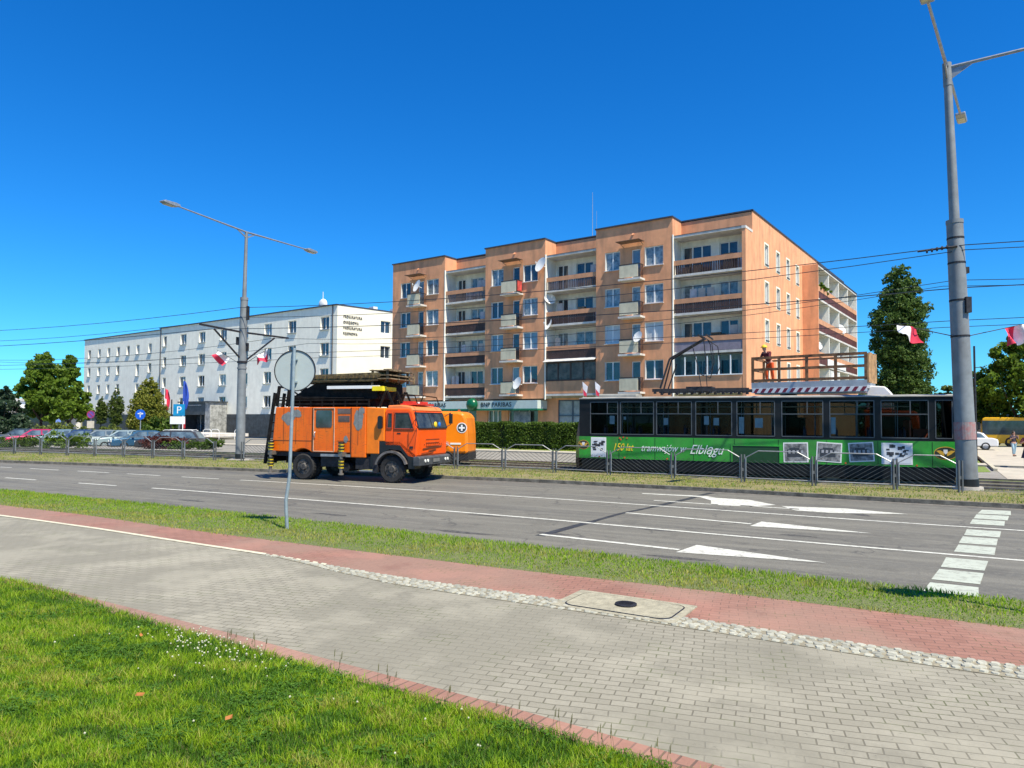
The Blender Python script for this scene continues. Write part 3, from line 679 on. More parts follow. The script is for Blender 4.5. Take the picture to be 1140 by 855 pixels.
# left end + back + roof
W.add([(-32.95,PY,.2),(-32.95,9,.2),(-32.95,9,ZT),(-32.95,PY,ZT)],[(0,1,2,3)],0)
W.add([(-32.95,9,.2),(-10,9,.2),(-10,9,ZT),(-32.95,9,ZT)],[(0,1,2,3)],0)
W.add([(-10,9,.2),(-10,30.7,.2),(-10,30.7,ZT),(-10,9,ZT)],[(0,1,2,3)],0)
W.add([(-10,30.7,.2),(0,30.7,.2),(0,30.7,ZT),(-10,30.7,ZT)],[(0,1,2,3)],0)
W.add([(-32.95,0,ZT),(0,0,ZT),(0,9,ZT),(-32.95,9,ZT)],[(0,1,2,3)],4)
W.add([(-10,9,ZT),(0,9,ZT),(0,30.7,ZT),(-10,30.7,ZT)],[(0,1,2,3)],4)
W.box(-32.95,.06,-.05,.1,ZT,ZT+.10,2)
# wing on the gable side : balconies between 13.6 and 30.6
W.T=GT
W.wall(13.6,30.6,.2,ZR,[],.1,0,1); W.wall(13.6,30.6,ZR,ZT,[],.1,0,0)
for zf in ZF+[ZR]: W.box(13.75,30.6,-1.25,-.01,zf-.16,zf,3)
for s_ in (17.9,22.1,26.3): W.box(s_-.09,s_+.09,-1.2,-.01,4.2,ZR-.17,1)
W.box(13.6,13.75,-1.25,-.005,.2,ZR+.02,0); W.box(30.6,30.75,-1.25,-.005,.2,ZR+.02,1)
W.box(13.6,30.75,-1.30,-1.2,ZR+.02,ZR+.09,2)
W.box(13.62,30.7,-1.2,0,.2,4.1,0)
W.T=Matrix.Identity(4)
W.build('wall',wallm,OB)
for (a,b,c,d) in gh:
    o=win(OB,a,b,c,d,.14,rw.choice(['pane_curtain','pane_curtain','pane_dark']),0,T=GT,fw=.07)
    gs=MB(); gs.T=GT
    for q in ((a-.13,a,c-.1,d+.12),(b,b+.13,c-.1,d+.12),(a,b,d,d+.12),(a,b,c-.1,c)): gs.box(q[0],q[1],-.015,.01,q[2],q[3])
    gs.build('surround',M['cream_wall'],o)
    gs=MB(); gs.T=GT; gs.box(a,b,-.06,.02,c+.0,c+.07); gs.build('sill',M['flashing'],o)
# balconies on the projecting sections
for si,(a,b) in enumerate(secs):
    for zi,zf in enumerate(ZF):
        x1=-(a+2.25); x0=-(a+3.85); y0=PY-.75
        bm=MB(); bm.box(x0-.05,x1+.12,y0-.08,PY,zf-.14,zf-.0); bo=bm.build('balcony',M['slab'],OB)
        pn=MB(); pn.box(x0+.02,x1-.10,y0,y0+.05,zf+.08,zf+.98); pn.build('panel',M['panel'],bo)
        rl=MB(); rl.box(x1-.04,x1,y0,PY,zf+1.0,zf+1.05); rl.box(x0,x0+.04,y0,PY,zf+1.0,zf+1.05); rl.box(x0,x1,y0-.01,y0+.03,zf+1.0,zf+1.05)
        for k in range(6): rl.box(x1-.035,x1-.01,y0+.02+k*.13,y0+.04+k*.13,zf,zf+1.0); rl.box(x0+.01,x0+.035,y0+.02+k*.13,y0+.04+k*.13,zf,zf+1.0)
        rl.build('railing',M['darkmetal'],bo)
        if zi==3:
            aw=MB(); aw.bar((x0-.2,PY-.5,zf+2.75),(x1+.1,PY-.5,zf+2.75),.9,.03); aw.bar((x0,PY-.03,zf+2.5),(x0,PY-.8,zf+2.75),.03,.03); aw.bar((x1,PY-.03,zf+2.5),(x1,PY-.8,zf+2.75),.03,.03)
            aw.build('canopy',mat('canopy_brown',(.16,.10,.07),.7),OB)
    if si==1:
        rt=MB(); rt.box(-(a+2.3),-(a+2.2),PY-.7,PY-.1,ZF[3]+.15,ZF[3]+.95); rt.build('towel',mat('red_towel',(.50,.06,.05),.8,var=.3),OB)
# things kept on the terraces
cl=random.Random(21)
for si,(a,b) in enumerate(terr):
    for zf in ZF:
        for k in range(3):
            x=-cl.uniform(a+.5,b-.5); h_=cl.uniform(.6,1.35); m=MB()
            if cl.random()<.5:
                m.box(x-.25,x+.25,-.9,-.86,zf+1.05,zf+1.75); m.build('laundry',mat('cloth_%d'%cl.randint(0,4),cl.choice([(.5,.45,.4),(.1,.15,.3),(.45,.08,.06),(.5,.5,.52),(.25,.3,.2)]),.9),OB)
            else:
                m.box(x-.3,x+.3,-.5,-.15,zf,zf+h_); m.box(x-.32,x+.32,-.52,-.13,zf+h_,zf+h_+.03); m.build('cupboard',mat('cupboard_%d'%cl.randint(0,2),cl.choice([(.3,.2,.12),(.45,.42,.36),(.12,.13,.15)]),.7),OB)
# terrace parapets
for si,(a,b) in enumerate(terr):
    x0,x1=-b+.02,-a-.02
    for zi,zf in enumerate(ZF):
        if si==0 and zi==0:
            e=MB(); e.box(x0,x1,-1.48,-1.40,zf+.02,zf+1.05); e.build('parapet',M['orange_wall'],OB)
            e=MB(); e.box(x0,x1,-1.55,-1.35,zf+1.05,zf+1.12)
            for k in range(7): xx=x0+(x1-x0)*k/6; e.box(max(x0,xx-.04),min(x1,xx+.04),-1.46,-1.40,zf+1.12,zf+2.4)
            o=e.build('window',M['frame'],OB); o['label']='glazed-in terrace with white frames'
            e=MB(); e.box(x0,x1,-1.43,-1.42,zf+1.12,zf+2.45); e.build('pane',glassy('clear_glass',(.7,.78,.8),.14),o); continue
        if si==1 and zi==0:
            e=MB(); 
            for k in range(5): xx=x0+(x1-x0)*k/4; e.box(max(x0,xx-.05),min(x1,xx+.05),-1.50,-1.42,zf+1.12,zf+2.4)
            e.box(x0,x1,-1.52,-1.42,zf+1.0,zf+1.12); e.box(x0,x1,-1.51,-1.42,zf+2.4,zf+2.5); o=e.build('window',mat('brown_frame',(.06,.03,.02),.5),OB); o['label']='glazed-in terrace with dark brown frames'
            e=MB(); e.box(x0,x1,-1.46,-1.45,zf+1.12,zf+2.4); e.build('pane',mat('brown_tinted_glass',(.03,.02,.018),.15,c2=(.16,.12,.10),scale=2,spec=.4),o)
            e=MB(); e.box(x0,x1,-1.5,-1.42,zf+.02,zf+1.0); e.build('parapet',M['orange_wall'],OB)
            e=MB(); e.prism([(-1.9,zf+2.5),(-1.4,zf+2.72),(-1.4,zf+2.76),(-1.9,zf+2.54)],x0-.05,x1,'x'); e.build('canopy',M['slab'],OB); continue
        e=MB(); e.box(x0,x1,-1.50,-1.42,zf+.68,zf+1.02); pr_=e.build('parapet',mat('peach_band',(.58,.29,.16),.85,var=.08,dirt=.3),OB)
        e=MB()
        if si==0 and zi==1: e.box(x0,x1,-1.47,-1.44,zf+.03,zf+.68); e.build('slats',M['lavender'],pr_); continue
        step=.16 if zi in(3,2) else .11; n=int((x1-x0)/step)
        for k in range(n): e.box(x0+k*step,x0+k*step+(step*.55 if zi==3 else step*.85),-1.475,-1.45,zf+.03,zf+.68)
        e.build('slats',M['dark_slat'] if (zi<3 or si==0) else mat('grey_brown_slats',(.12,.09,.09),.7),pr_)
for zi,zf in enumerate(ZF):
    e=MB(); e.T=GT; e.box(13.8,30.6,-1.25,-1.2,zf+.6,zf+1.02); pr_=e.build('parapet',MATS['peach_band'],OB)
    e=MB(); e.T=GT; e.box(13.8,30.6,-1.23,-1.215,zf+.02,zf+.6); e.build('slats',mat('red_brown_slats',(.10,.03,.025),.7,var=.3,scale=2),pr_)
for s_,zf,k in ((15.5,9.85,'w'),(20.4,9.85,'w'),(24,12.6,'w'),(19.5,12.6,'w'),(16,12.6,'w'),(15.6,7.1,'w'),(24.5,7.1,'w')):
    win(OB,s_,s_+1.5,zf+.1,zf+2.3,-.06,'pane_dark',1,T=GT)
e=MB(); e.T=GT; e.box(16.8,24.5,-1.30,-1.26,7.12,7.72); e.build('banner',M['whitep'],OB)
e=MB(); e.T=GT
for k in range(9): e.box(18.2+k*.42,18.2+k*.42+.3,-1.22,-1.18,5.4,6.8)
e.build('curtain',M['whitep'],OB)
pl=MB(); 
lv_=leaves('window_plants',[(1.15,14.6,13.75),(1.25,15.8,13.7),(1.3,17.0,13.6)],[.32,.3,.3],500,.10,[M['treeleaf']],OB,3)
# roof antenna
e=MB(); e.cyl((-15.3,5,ZT),(-15.3,5,22.2),.035,.015,n=6); e.cyl((-14.9,5,ZT),(-14.9,5,20.5),.02,.01,n=5); e.build('antenna',M['metal'],OB)
# satellite dishes fixed to the block
def dish(x,y,z,r,rot=R(-20)):
    d=MB(); d.T=Matrix.Translation((x,y,z))@Matrix.Rotation(rot,4,'Z')@Matrix.Rotation(R(70),4,'X')
    n=20; rings=[(0,0),(.5,.04),(1,.16)]
    vs=[(0,0,0)]; fs=[]
    for q,(a,h_) in enumerate(rings[1:]):
        vs+=[(math.cos(2*math.pi*i/n)*r*a,math.sin(2*math.pi*i/n)*r*a,h_*r) for i in range(n)]
    fs+=[(0,1+i,1+(i+1)%n) for i in range(n)]+[(1+i,1+n+i,1+n+(i+1)%n,1+(i+1)%n) for i in range(n)]
    d.add(vs,fs); d.cyl((0,-r,0),(0,-.1,r*.9),.012,n=5); d.cyl((0,-.1,r*.8),(0,0,r*.95),.04,n=8); d.T=Matrix.Translation((x,y,z)); d.cyl((0,.05,0),(.1,.45,-.1),.025,n=6)
    return d.build('satellite_dish',M['whitep'],OB,smooth=True)
dish(-28.9,PY-.95,14.2,.58); dish(-16.0,PY-.45,14.6,.62); dish(-15.75,-1.2,12.0,.5,R(60)); dish(-15.7,-1.45,9.9,.5); dish(-17.9,PY-.9,5.2,.52); dish(-7.35,PY-.95,8.25,.42)
dd=[(1.0,14.6,8.7,.38),(1.1,23.5,11.0,.5),(1.1,19.0,6.3,.45)]
for x,y,z,r in dd: dish(x,y,z,r,R(60))
# bank shop band + signs
sg=MB(); sg.box(-29.4,-16.3,PY-.45,-.62,3.2,3.86); so_=sg.build('shop_sign',mat('sign_pale',(.52,.60,.58),.4,var=.04),OB); so_['label']='pale shop fascia reading BNP PARIBAS with green lower edge'
sg=MB(); sg.box(-29.42,-16.28,PY-.47,-.7,3.06,3.2); sg.build('green_edge',mat('sign_green',(.01,.16,.08),.4),so_)
text('BNP PARIBAS',.52,mat('sign_black',(.02,.02,.02),.5),so_,(-22.0,PY-.46,3.36),name='lettering',extrude=.015,space=1.05)
text('BNP PARIBAS',.52,MATS['sign_black'],so_,(-28.9,PY-.46,3.36),name='lettering',extrude=.015)
sg=MB(); sg.sphere((-22.7,PY-.75,3.55),.54,n=16,m=10,sy=.8); sg.build('round_sign',mat('green_gloss',(.003,.10,.04),.3),OB,smooth=True)
for x0,x1,z0,z1,k in ((-31.5,-27.5,.5,3.3,'shopglass'),(-26.6,-23.6,.5,3.3,'shopglass'),(-22.4,-20.9,.4,3.1,'shopglass'),(-20.2,-17.2,.5,3.3,'shopglass')):
    win(OB,x0,x1,z0,z1,-.4,k,2)
po=MB(); po.box(-19.6,-17.9,-.66,-.62,1.2,3.0); po.build('poster',mat('poster_blue',(.05,.08,.14),.4,c2=(.3,.33,.38),scale=2.5),OB)
f=MB(); 
for k in range(8): xx=-15.3+k*9.1/7; f.box(xx-.05,xx+.05,-.5,-.4,.5,3.9)
for z in (.5,2.6,3.8): f.box(-15.3,-6.2,-.495,-.405,z,z+.09)
o=f.build('window',mat('blue_grey_frame',(.08,.11,.14),.5),OB); o['label']='long shop front of frosted panes in dark frames'
p=MB(); p.box(-15.3,-6.2,-.44,-.43,.5,3.9); p.build('pane',M['frosted'],o)

# ------------------------------------------------------------ white office building
WB=thing('office_building','long white four-row office building with dark stone ground floor','office building',(-19.83,80,0),UA)
WW=MB(); wz=[3.7,6.65,9.6,12.6]; WT=15.22
Rw=[2.15,5.0,8.08,12.8,17.66,22.4,27.43,32.11,36.99]; hr=[]
for i,x in enumerate(Rw):
    if i==1: continue
    for j,z in enumerate(wz):
        wd=1.5 if i<8 else .9
        hr.append((-x-wd/2,-x+wd/2,z,z+1.45))
WW.wall(-38.3,0,2.85,WT,hr,.25,0,0)
WW.wall(-38.3,0,0,2.85,[(-10,-8.2,.9,2.2),(-26.7,-23.2,.1,2.6)],.2,-.04,1)
WW.T=Matrix.Translation((0,2,0)); hl=[]
Lw=[64.85,61.32,58.09,54.93,51.73,48.69,45.02]
for i,x in enumerate(Lw):
    for j,z in enumerate(wz):
        if i in(4,5) and j<3 and not(i==5): continue
        if i==5 and j<3: hl.append((-x-.5,-x+.5,z-.4 if j<2 else z-.35-.4,z+1.0 if j<2 else z+1.1)); continue
        hl.append((-x-.5,-x+.5,z-.35,z+1.1))
WW.wall(-66.7,-38.3,2.85,WT+.25,hl,.25,0,0); WW.wall(-66.7,-38.3,0,2.85,[],.2,-.04,1)
WW.T=Matrix.Identity(4)
WW.add([(-38.3,0,0),(-38.3,2,0),(-38.3,2,WT),(-38.3,0,WT)],[(0,1,2,3)],0)
WW.add([(-66.7,2,0),(-66.7,14,0),(-66.7,14,WT+.25),(-66.7,2,WT+.25)],[(0,1,2,3)],0)
# gable, cream
ga=R(45.4)-UA
GW=Matrix.Rotation(ga,4,'Z'); WW.T=GW; gw=[(6.0-.7+.6,6.0+.7+.6,z,z+1.45) for z in wz]
WW.wall(0,14,2.85,WT,gw,.25,0,2); WW.wall(0,14,0,2.85,[],.2,-.03,1)
WW.box(-.05,14,-.05,.2,WT,WT+.12,3); WW.T=Matrix.Identity(4)
WW.box(-38.35,.02,-.17,.1,WT,WT+.12,3); WW.box(-66.75,-38.36,1.84,2.1,WT+.25,WT+.37,3)
WW.add([(-66.7,2,WT),(-38.3,2,WT),(-38.3,0,WT),(0,0,WT),(2.1,13.7,WT),(-66.7,14,WT)],[(0,1,2,3,4,5)],3)
WW.cyl((-.75,-.07,.2),(-.75,-.07,WT),.06,n=6,mi=3); WW.cyl((-38.1,-.07,2),(-38.1,-.07,WT),.07,n=6,mi=3)
WW.build('wall',[M['white_wall'],M['plinth'],M['cream_wall'],M['flashing']],WB)
TL=Matrix.Translation((0,2,0))
def sill(o,h,T):
    m=MB(); m.T=T; m.box(h[0]-.07,h[1]+.07,-.16,.1,h[2]-.09,h[2]-.01); m.build('sill',M['metal'],o)
for h in hr: sill(win(WB,*h,.18,rw.choice(['pane_dark','pane_dark','pane_curtain']),1 if h[1]-h[0]>1.2 else 0),h,Matrix.Identity(4))
for h in hl: sill(win(WB,*h,.18,rw.choice(['pane_dark','pane_curtain']),0,T=TL),h,TL)
for h in gw: win(WB,*h,.18,'pane_dark',1,T=GW)
lt=mat('letter_grey',(.06,.065,.07),.5)
for k,(tx_,n_) in enumerate((('PROKURATURA',11),('OKRĘGOWA',8),('PROKURATURA',11),('REJONOWA',8))):
    o=text(tx_,.42,lt,WB,GW@Vector((.75,-.05,WT-1.35-k*.64)),name='lettering',extrude=.03,space=1.22,sx=.72); o.rotation_euler=(R(90),0,ga)
win(WB,-10,-8.2,.9,2.2,.10,'pane_dark',1)
# roof bits
s=MB(); s.sphere((-6.2,3,16.2),.75,sy=.4,n=14,m=8); s.cyl((-6.2,3,WT),(-6.2,3,17.8),.04,n=5); s.build('satellite_dish',M['whitep'],WB,smooth=True)
s=MB(); s.T=GW; s.box(5.5,6.1,1,2,WT+.1,WT+.6); s.box(8.6,9.2,1,2,WT+.1,WT+.7); s.box(12,13.2,1,2.4,WT+.1,WT+1.1); s.build('roof_vent',M['whitep'],WB)
# stone entrance
en=MB(); en.box(-28.4,-21.2,-2.6,-.05,0.15,0.3,1); en.box(-28.4,-22.3,-2.4,-.06,2.75,4.4,0); en.box(-28.6,-21.0,-2.6,-.06,4.35,4.5,0); en.box(-22.3,-21.2,-2.4,-.06,.3,4.35,1); en.box(-28.4,-28.0,-2.4,-.06,.3,2.75,0)
eo=en.build('entrance',[M['plinth'],mat('grey_stone',(.30,.31,.30),.7,var=.3,scale=2)],WB)
e=MB(); 
for k in range(5): e.box(-26.8+k*1.0,-26.74+k*1.0,-.35,-.3,.3,2.7)
e.build('door_frame',M['frame'],eo)
e=MB(); e.box(-27.9,-22.4,-.28,-.26,.3,2.7); e.build('door_glass',M['pane_dark'],eo)
e=MB(); e.box(-27.6,-26.9,-2.46,-2.42,.95,2.2); e.build('plaque',M['red'],eo)
e=MB(); e.box(-26.2,-23.2,-2.43,-2.405,3.98,4.02); e.build('lettering_strip',M['whitep'],eo)
# bank of steps / plaza wall in front
for k in range(3):
    e=MB(); e.box(-30,-12,-8-k*.4,-3,.18+.12*(2-k),.30+.12*(2-k)); tag(e.build('entrance_step',M['slab'],loc=(-19.83,80,0),rotz=UA),kind='structure')

# low white house far left
lw=thing('low_house','long low white building behind the trees at far left','building',(-64,100,0),R(-8))
e=MB(); e.box(-30,1.6,0,2.5,-.1,4.6); e.build('wall',M['whitep'],lw)
e=MB(); e.box(-9,1.5,-1.2,-.05,3.0,3.25); e.build('canopy',M['slab'],lw)
e=MB(); e.box(-7,1.3,-.08,-.01,.3,2.9); e.build('shopfront',M['pane_dark'],lw)
e=MB(); e.box(-30.3,1.8,-.2,2.7,4.62,5.0); e.build('roof',M['slab'],lw)
e=MB(); e.add([(-6.5,-.1,.8),(-4.8,-.1,.8),(-4.8,-.1,2.8)],[(0,1,2)]); e.build('green_mark',MATS['sign_green'],lw)

# ------------------------------------------------------------ trees and shrubs
tree('lime_tree','tall leafy green tree left of the white building, nearer of the pair',(-56.9,86,.0),10.6,3.3,2.2,22000,.19,M['treeleaf'],3,lobes=13,tr=.28,elong=1.05)
tree('lime_tree','dark leafy tree touching the left end of the white building',(-60.9,97.5,.0),11.4,2.5,2.0,17000,.2,M['treeleaf'],5,lobes=12,tr=.3,elong=1.1)
tree('small_tree','small dark evergreen tree with reddish foot at the left frame edge',(-57.5,80,.0),5.6,2.9,.8,9000,.17,M['sprucel'],8,lobes=9,tr=.15)
def poplar():
    t=thing('poplar_tree','tall narrow dark green poplar beyond the right end of the orange block','tree',(41.2,75,.1)); trunk(t,4,.4,5,1.5,4)
    cs=[];rs_=[]; r=random.Random(9)
    for k in range(22):
        f=k/21; z=1.6+f*16.0; rad=2.95*min(1,(f*3+.55))*(1-max(0,f-.72)*1.75); a=k*2.3
        q=rad*.5; q*=.75; cs.append((math.cos(a)*q,math.sin(a)*q,z)); rs_.append((rad*.70,rad*.70,1.5))
    leaves('crown',cs,rs_,90000,.115,[M['popleaf']],t,2,clump=.24,shell=.3,clumps=2600); return t
poplar()
tree('round_tree','low rounded green tree at the foot of the poplar',(36.6,73,.1),5.2,2.6,.6,7000,.16,M['popleaf'],13,lobes=8,tr=.15)
tree('round_tree','low yellow-green tree behind the tram roof between poplar and pole',(50.4,82,.1),6.2,3.0,1.0,6000,.18,M['bushleaf'],14,lobes=8,tr=.15)
tree('round_tree','dark round tree standing over the yellow bus behind the thick pole',(45.9,70,.1),7.2,3.2,1.0,13000,.15,M['hedgeleaf'],15,lobes=10,tr=.2)
tree('broadleaf_tree','large light green tree at the right frame edge above the bus',(48.4,67,.1),11.2,4.3,2.0,20000,.17,M['treeleaf'],16,lobes=13,tr=.3)
tree('broadleaf_tree','tall tree outside the right edge beyond the bus',(58,72,.1),12.5,6,2.6,9000,.25,M['treeleaf'],17,lobes=12,tr=.3)
def column(name,label,loc,h,r,z0,n,size,lm,seed):
    t=thing(name,label,'conifer',loc); m=MB(); m.cyl((0,0,-.1),(0,0,h*.8),.07,.03,n=6); m.build('trunk',M['bark'],t)
    cs=[];rs_=[]
    for k in range(12):
        f=k/11; cs.append((0,0,z0+(h-z0)*f)); q=r*math.sin(math.pi*(.22+.74*f))**.8+.05; rs_.append((q,q,(h-z0)/11))
    leaves('crown',cs,rs_,n,size,[lm],t,seed,clump=.30,shell=.45,clumps=n//30); return t
column('columnar_conifer','smaller of two narrow dark conifers on bare stems before the white building',(-38.75,67,-.1),4.2,.50,2.0,8000,.055,M['thujaleaf'],21)
column('columnar_conifer','taller of two narrow dark conifers on bare stems before the white building',(-37.35,67,-.1),5.0,.62,1.9,11000,.055,M['thujaleaf'],22)
column('golden_conifer','broad golden green conifer shaped like a cone beside the flagpoles',(-35.6,69.5,-.1),6.0,1.75,.2,34000,.08,M['goldleaf'],23)
def bush(name,label,loc,rx,ry,h,n,size,lm,seed,group=None,cat='bush'):
    t=thing(name,label,cat,loc,0,group); r=random.Random(seed); cs=[];rs_=[]
    for k in range(8):
        cs.append((r.uniform(-.6,.6)*rx,r.uniform(-.5,.5)*ry,h*r.uniform(.25,.6))); rs_.append((rx*.45,ry*.5,h*.4))
    leaves('foliage',cs,rs_,n,size,[lm],t,seed,clump=.4,shell=.3)
    m=MB()
    for k in range(5): m.cyl((0,0,-.05),(r.uniform(-.5,.5)*rx,r.uniform(-.4,.4)*ry,h*.55),.03,.01,n=5)
    m.build('stems',M['bark'],t); return t
bush('shrub','yellow green shrub beside the crossed-out round sign',(-41.2,66,-.1),3.2,1.4,2.1,3600,.12,M['bushleaf'],31)
bush('shrub','dark green shrub under the golden conifer, right side',(-32.6,66,-.1),1.9,1.4,2.5,3600,.12,M['hedgeleaf'],32)
bush('shrub','yellowish shrub left of the golden conifer below the blue arrow sign',(-36.6,64.5,-.1),1.6,1.2,1.8,2600,.12,M['bushleaf'],33)
bush('shrub','bright green low shrub in front of the parked cars',(-30.6,48.6,.1),2.1,.7,1.3,2600,.07,M['treeleaf'],34)
bush('shrub','reddish low shrub in front of the dark estate car',(-25.0,49.5,.1),2.8,.8,1.0,3000,.07,M['redleaf'],35)
bush('shrub','low green shrub by the parking sign post',(-21.9,48.6,.1),2.5,.8,.75,2600,.07,M['hedgeleaf'],36)
bush('shrub','low green shrub at the dark stone wall behind the truck',(-21.6,72,.1),2.0,.6,1.3,1800,.1,M['hedgeleaf'],37)
bush('shrub','dark small shrub beside the white car on the right',(37.0,58.5,.1),.9,.8,1.5,1500,.1,M['sprucel'],38)
bush('shrub','low dark green shrub line at the left foot of the parked cars',(-34.6,50.5,.1),3.6,.8,.8,2600,.07,M['hedgeleaf'],39)
# clipped hedge
hd=thing('hedge','long clipped dark green hedge in front of the bank','hedge',(1.5,50.2,.3),R(-28))
m=MB(); m.box(-6.8,8.6,-.45,.45,0,1.62); m.build('dark_core',M['core'],hd)  # solid near-black box filling the hedge behind its leaves
r=np.random.default_rng(44); n=42000; V=[]
face=r.uniform(0,1,n); x=r.uniform(-7,8.8,n); bump=.07*np.sin(x*2.1)+.06*np.sin(x*5.3+1)
yy=np.where(face<.55,-.55+r.normal(0,.06,n),r.uniform(-.55,.55,n)); zz=np.where(face<.55,r.uniform(0.03,1.7,n),1.7+r.normal(0,.05,n)+bump*.5); yy=np.where(face<.55,yy+bump,yy)
P=np.column_stack([x,yy,zz]); a=r.normal(size=(n,3)); a/=np.linalg.norm(a,axis=1)[:,None]; b=np.cross(a,r.normal(size=(n,3))); b/=np.linalg.norm(b,axis=1)[:,None]; s_=.055*r.uniform(.6,1.4,n)[:,None]
V=np.stack([P-a*s_,P+b*s_*.7,P+a*s_,P-b*s_*.7],1).reshape(-1,3); fast_mesh('foliage',V,np.arange(4*n).reshape(-1,4),[M['hedgeleaf']],None,hd)
# far tree line closing the horizon
for k,(x,y,h,r_,lb) in enumerate(((-92,112,9,7,'broad dark tree beyond the low white building, far left'),(-120,150,10,9,'distant broad tree at far left edge of the horizon'),(66,120,8,7,'distant tree seen between poplar and pole above the tram roof'),(90,110,10,8,'distant tree beyond the bus on the right'))):
    tree('broadleaf_tree',lb,(x,y,.1),h,r_,1.5,6000,.4,M['treeleaf'],60+k,lobes=10,tr=.3)

# ------------------------------------------------------------ railings
def railing(label,xs,name='railing_fence',skip=()):
    ys=[float(FC(x)) for x in xs]; t=thing(name,label,'fence',(xs[0],ys[0],.12))
    o=Vector((xs[0],ys[0],.12)); pts=[Vector((x,y,.12))-o for x,y in zip(xs,ys)]
    for p in pts:
        m=MB(); m.box(p.x-.075,p.x-.03,p.y-.025,p.y+.025,-.1,.97); m.box(p.x+.03,p.x+.075,p.y-.025,p.y+.025,-.1,.97); m.box(p.x-.03,p.x+.03,p.y-.01,p.y+.01,.4,.5); m.build('post',mat('post_steel',(.12,.13,.135),.55,.3,var=.2),t)
    for k,(a,b) in enumerate(zip(pts,pts[1:])):
        if k in skip: continue
        d=(b-a); L=d.length; d.normalize(); m=MB(); m.T=Matrix.Translation(a)@Matrix.Rotation(math.atan2(d.y,d.x),4,'Z')
        A,B=.10,L-.10; c=.42; zt,zs,zb=1.10,.86,.16
        top=[(A,0,zs),(A+c,0,zt),(B-c,0,zt),(B,0,zs)]
        m.tube(top,.019,6); m.cyl((A,0,zb),(B,0,zb),.019,n=6); m.cyl((A,0,zb),(A,0,zs),.02,n=6); m.cyl((B,0,zb),(B,0,zs),.02,n=6)
        sg=1 if k%2 else -1; step=.21; slope=.62
        n=int((L+1.6)/step)
        def topz(x): return zs+(zt-zs)*min(1,max(0,(x-A)/c),max(0,(B-x)/c))-.0
        for j in range(n):
            x0=A-1.5+j*step
            pts2=[]
            for i in range(41):
                x=x0+i/40*1.6; z=zb+(i/40*1.6)*slope
                xx=x if sg>0 else L-x
                if A<xx<B and zb<z<min(.80,topz(xx)): pts2.append((xx,0,z))
            if len(pts2)>2: m.bar(pts2[0],pts2[-1],.012,.012,1)
        m.build('panel',[M['metal'],mat('bar_steel',(.11,.115,.115),.5,.4,var=.2)],t,smooth=False)
    return t
xsL=[-26.69-1.98*k for k in range(6,0,-1)]+[-26.69+1.95*k for k in range(7)]
railing('pale steel railing with slanted bars left of the left lamp post',xsL)
railing('pale steel railing with slanted bars behind the truck and before the tram',[-13.35,-11.0,-8.7,-6.5,-4.45,-2.4,-.33,1.73,3.75,5.9,8.02,9.95,12.0,13.55])
railing('pale steel railing with slanted bars right of the thick pole',[15.2,17.5,19.8,22.1])

# ------------------------------------------------------------ lamp posts
def lamphead(parent,p,d):
    d=Vector(d).normalized(); m=MB(); m.T=Matrix.Translation(p)@Matrix.Rotation(math.atan2(d.y,d.x),4,'Z')
    m.prism([(-.1,-.04),(.15,-.09),(.75,-.06),(.8,.0),(.7,.06),(.1,.09),(-.1,.05)],-.16,.16); o=m.build('lamp_head',M['metal'],parent,bevel=.02)
    m=MB(); m.T=Matrix.Translation(p)@Matrix.Rotation(math.atan2(d.y,d.x),4,'Z'); m.box(.15,.68,-.12,.12,-.105,-.07); m.build('lens',mat('lamp_lens',(.55,.52,.38),.2),o)
lp=thing('lamp_post','tall grey double-arm lamp post with tram wire brackets, left of the truck','lamp post',(-13.87,36.35,.12))
m=MB(); m.cyl((0,0,0),(0,0,4.7),.235,.21,n=20); m.cyl((0,0,4.7),(.05,0,8.3),.21,.185,n=20); m.cyl((.05,0,8.3),(.09,0,11.75),.11,.075,n=14); m.cyl((0,0,4.66),(0,0,4.74),.235,n=16); m.cyl((.05,0,8.2),(.05,0,8.35),.2,n=16); m.build('pole',M['pole'],lp,smooth=True)
m=MB(); m.box(-.5,.6,-.45,.45,-.1,.06); m.build('base',M['concrete'],lp)
m=MB(); m.cyl((0,0,.06),(0,0,.32),.25,n=16); m.build('base_band',M['black'],lp)
dirL=Vector((-.40,-.917,0)); top=Vector((.09,0,11.75))
for s_,L in ((1,4.35),(-1,4.7)):
    m=MB(); m.cyl(top,top+dirL*s_*L+Vector((0,0,.15)),.05,.032,n=8); m.bar(top+Vector((0,0,-.3)),top+dirL*s_*.6,.04,.06); m.build('arm',M['metal'],lp,smooth=True); lamphead(lp,top+dirL*s_*L+Vector((0,0,.15)),dirL*s_)
for s_,L in ((1,2.75),(-1,3.4)):
    m=MB(); m.bar((0,0,6.55),Vector((0,0,6.62))+dirL*s_*L,.07,.09); m.bar((0,0,4.95 if s_<0 else 5.1),Vector((0,0,6.5))+dirL*s_*L*.68,.06,.07); m.build('bracket',M['darkmetal'],lp)
m=MB(); m.cyl((0,0,4.95),(0,0,5.06),.24,n=16); m.build('clamp',M['darkmetal'],lp)
for q in ((-.3,-.2,-.1,.1,5.9,6.3),(.22,.3,-.1,.1,5.6,6.0),(.2,.3,-.1,.1,7.2,7.9)): m=MB(); m.box(*q); m.build('junction_box',M['darkmetal'],lp)
rpz=thing('lamp_post','thick grey three-arm lamp post standing in front of the tram\'s right end','lamp post',(14.44,22.55,.1))
lean=Vector((-.42,0,0)); 
def LP(z): return Vector((-.031*z,0,z))
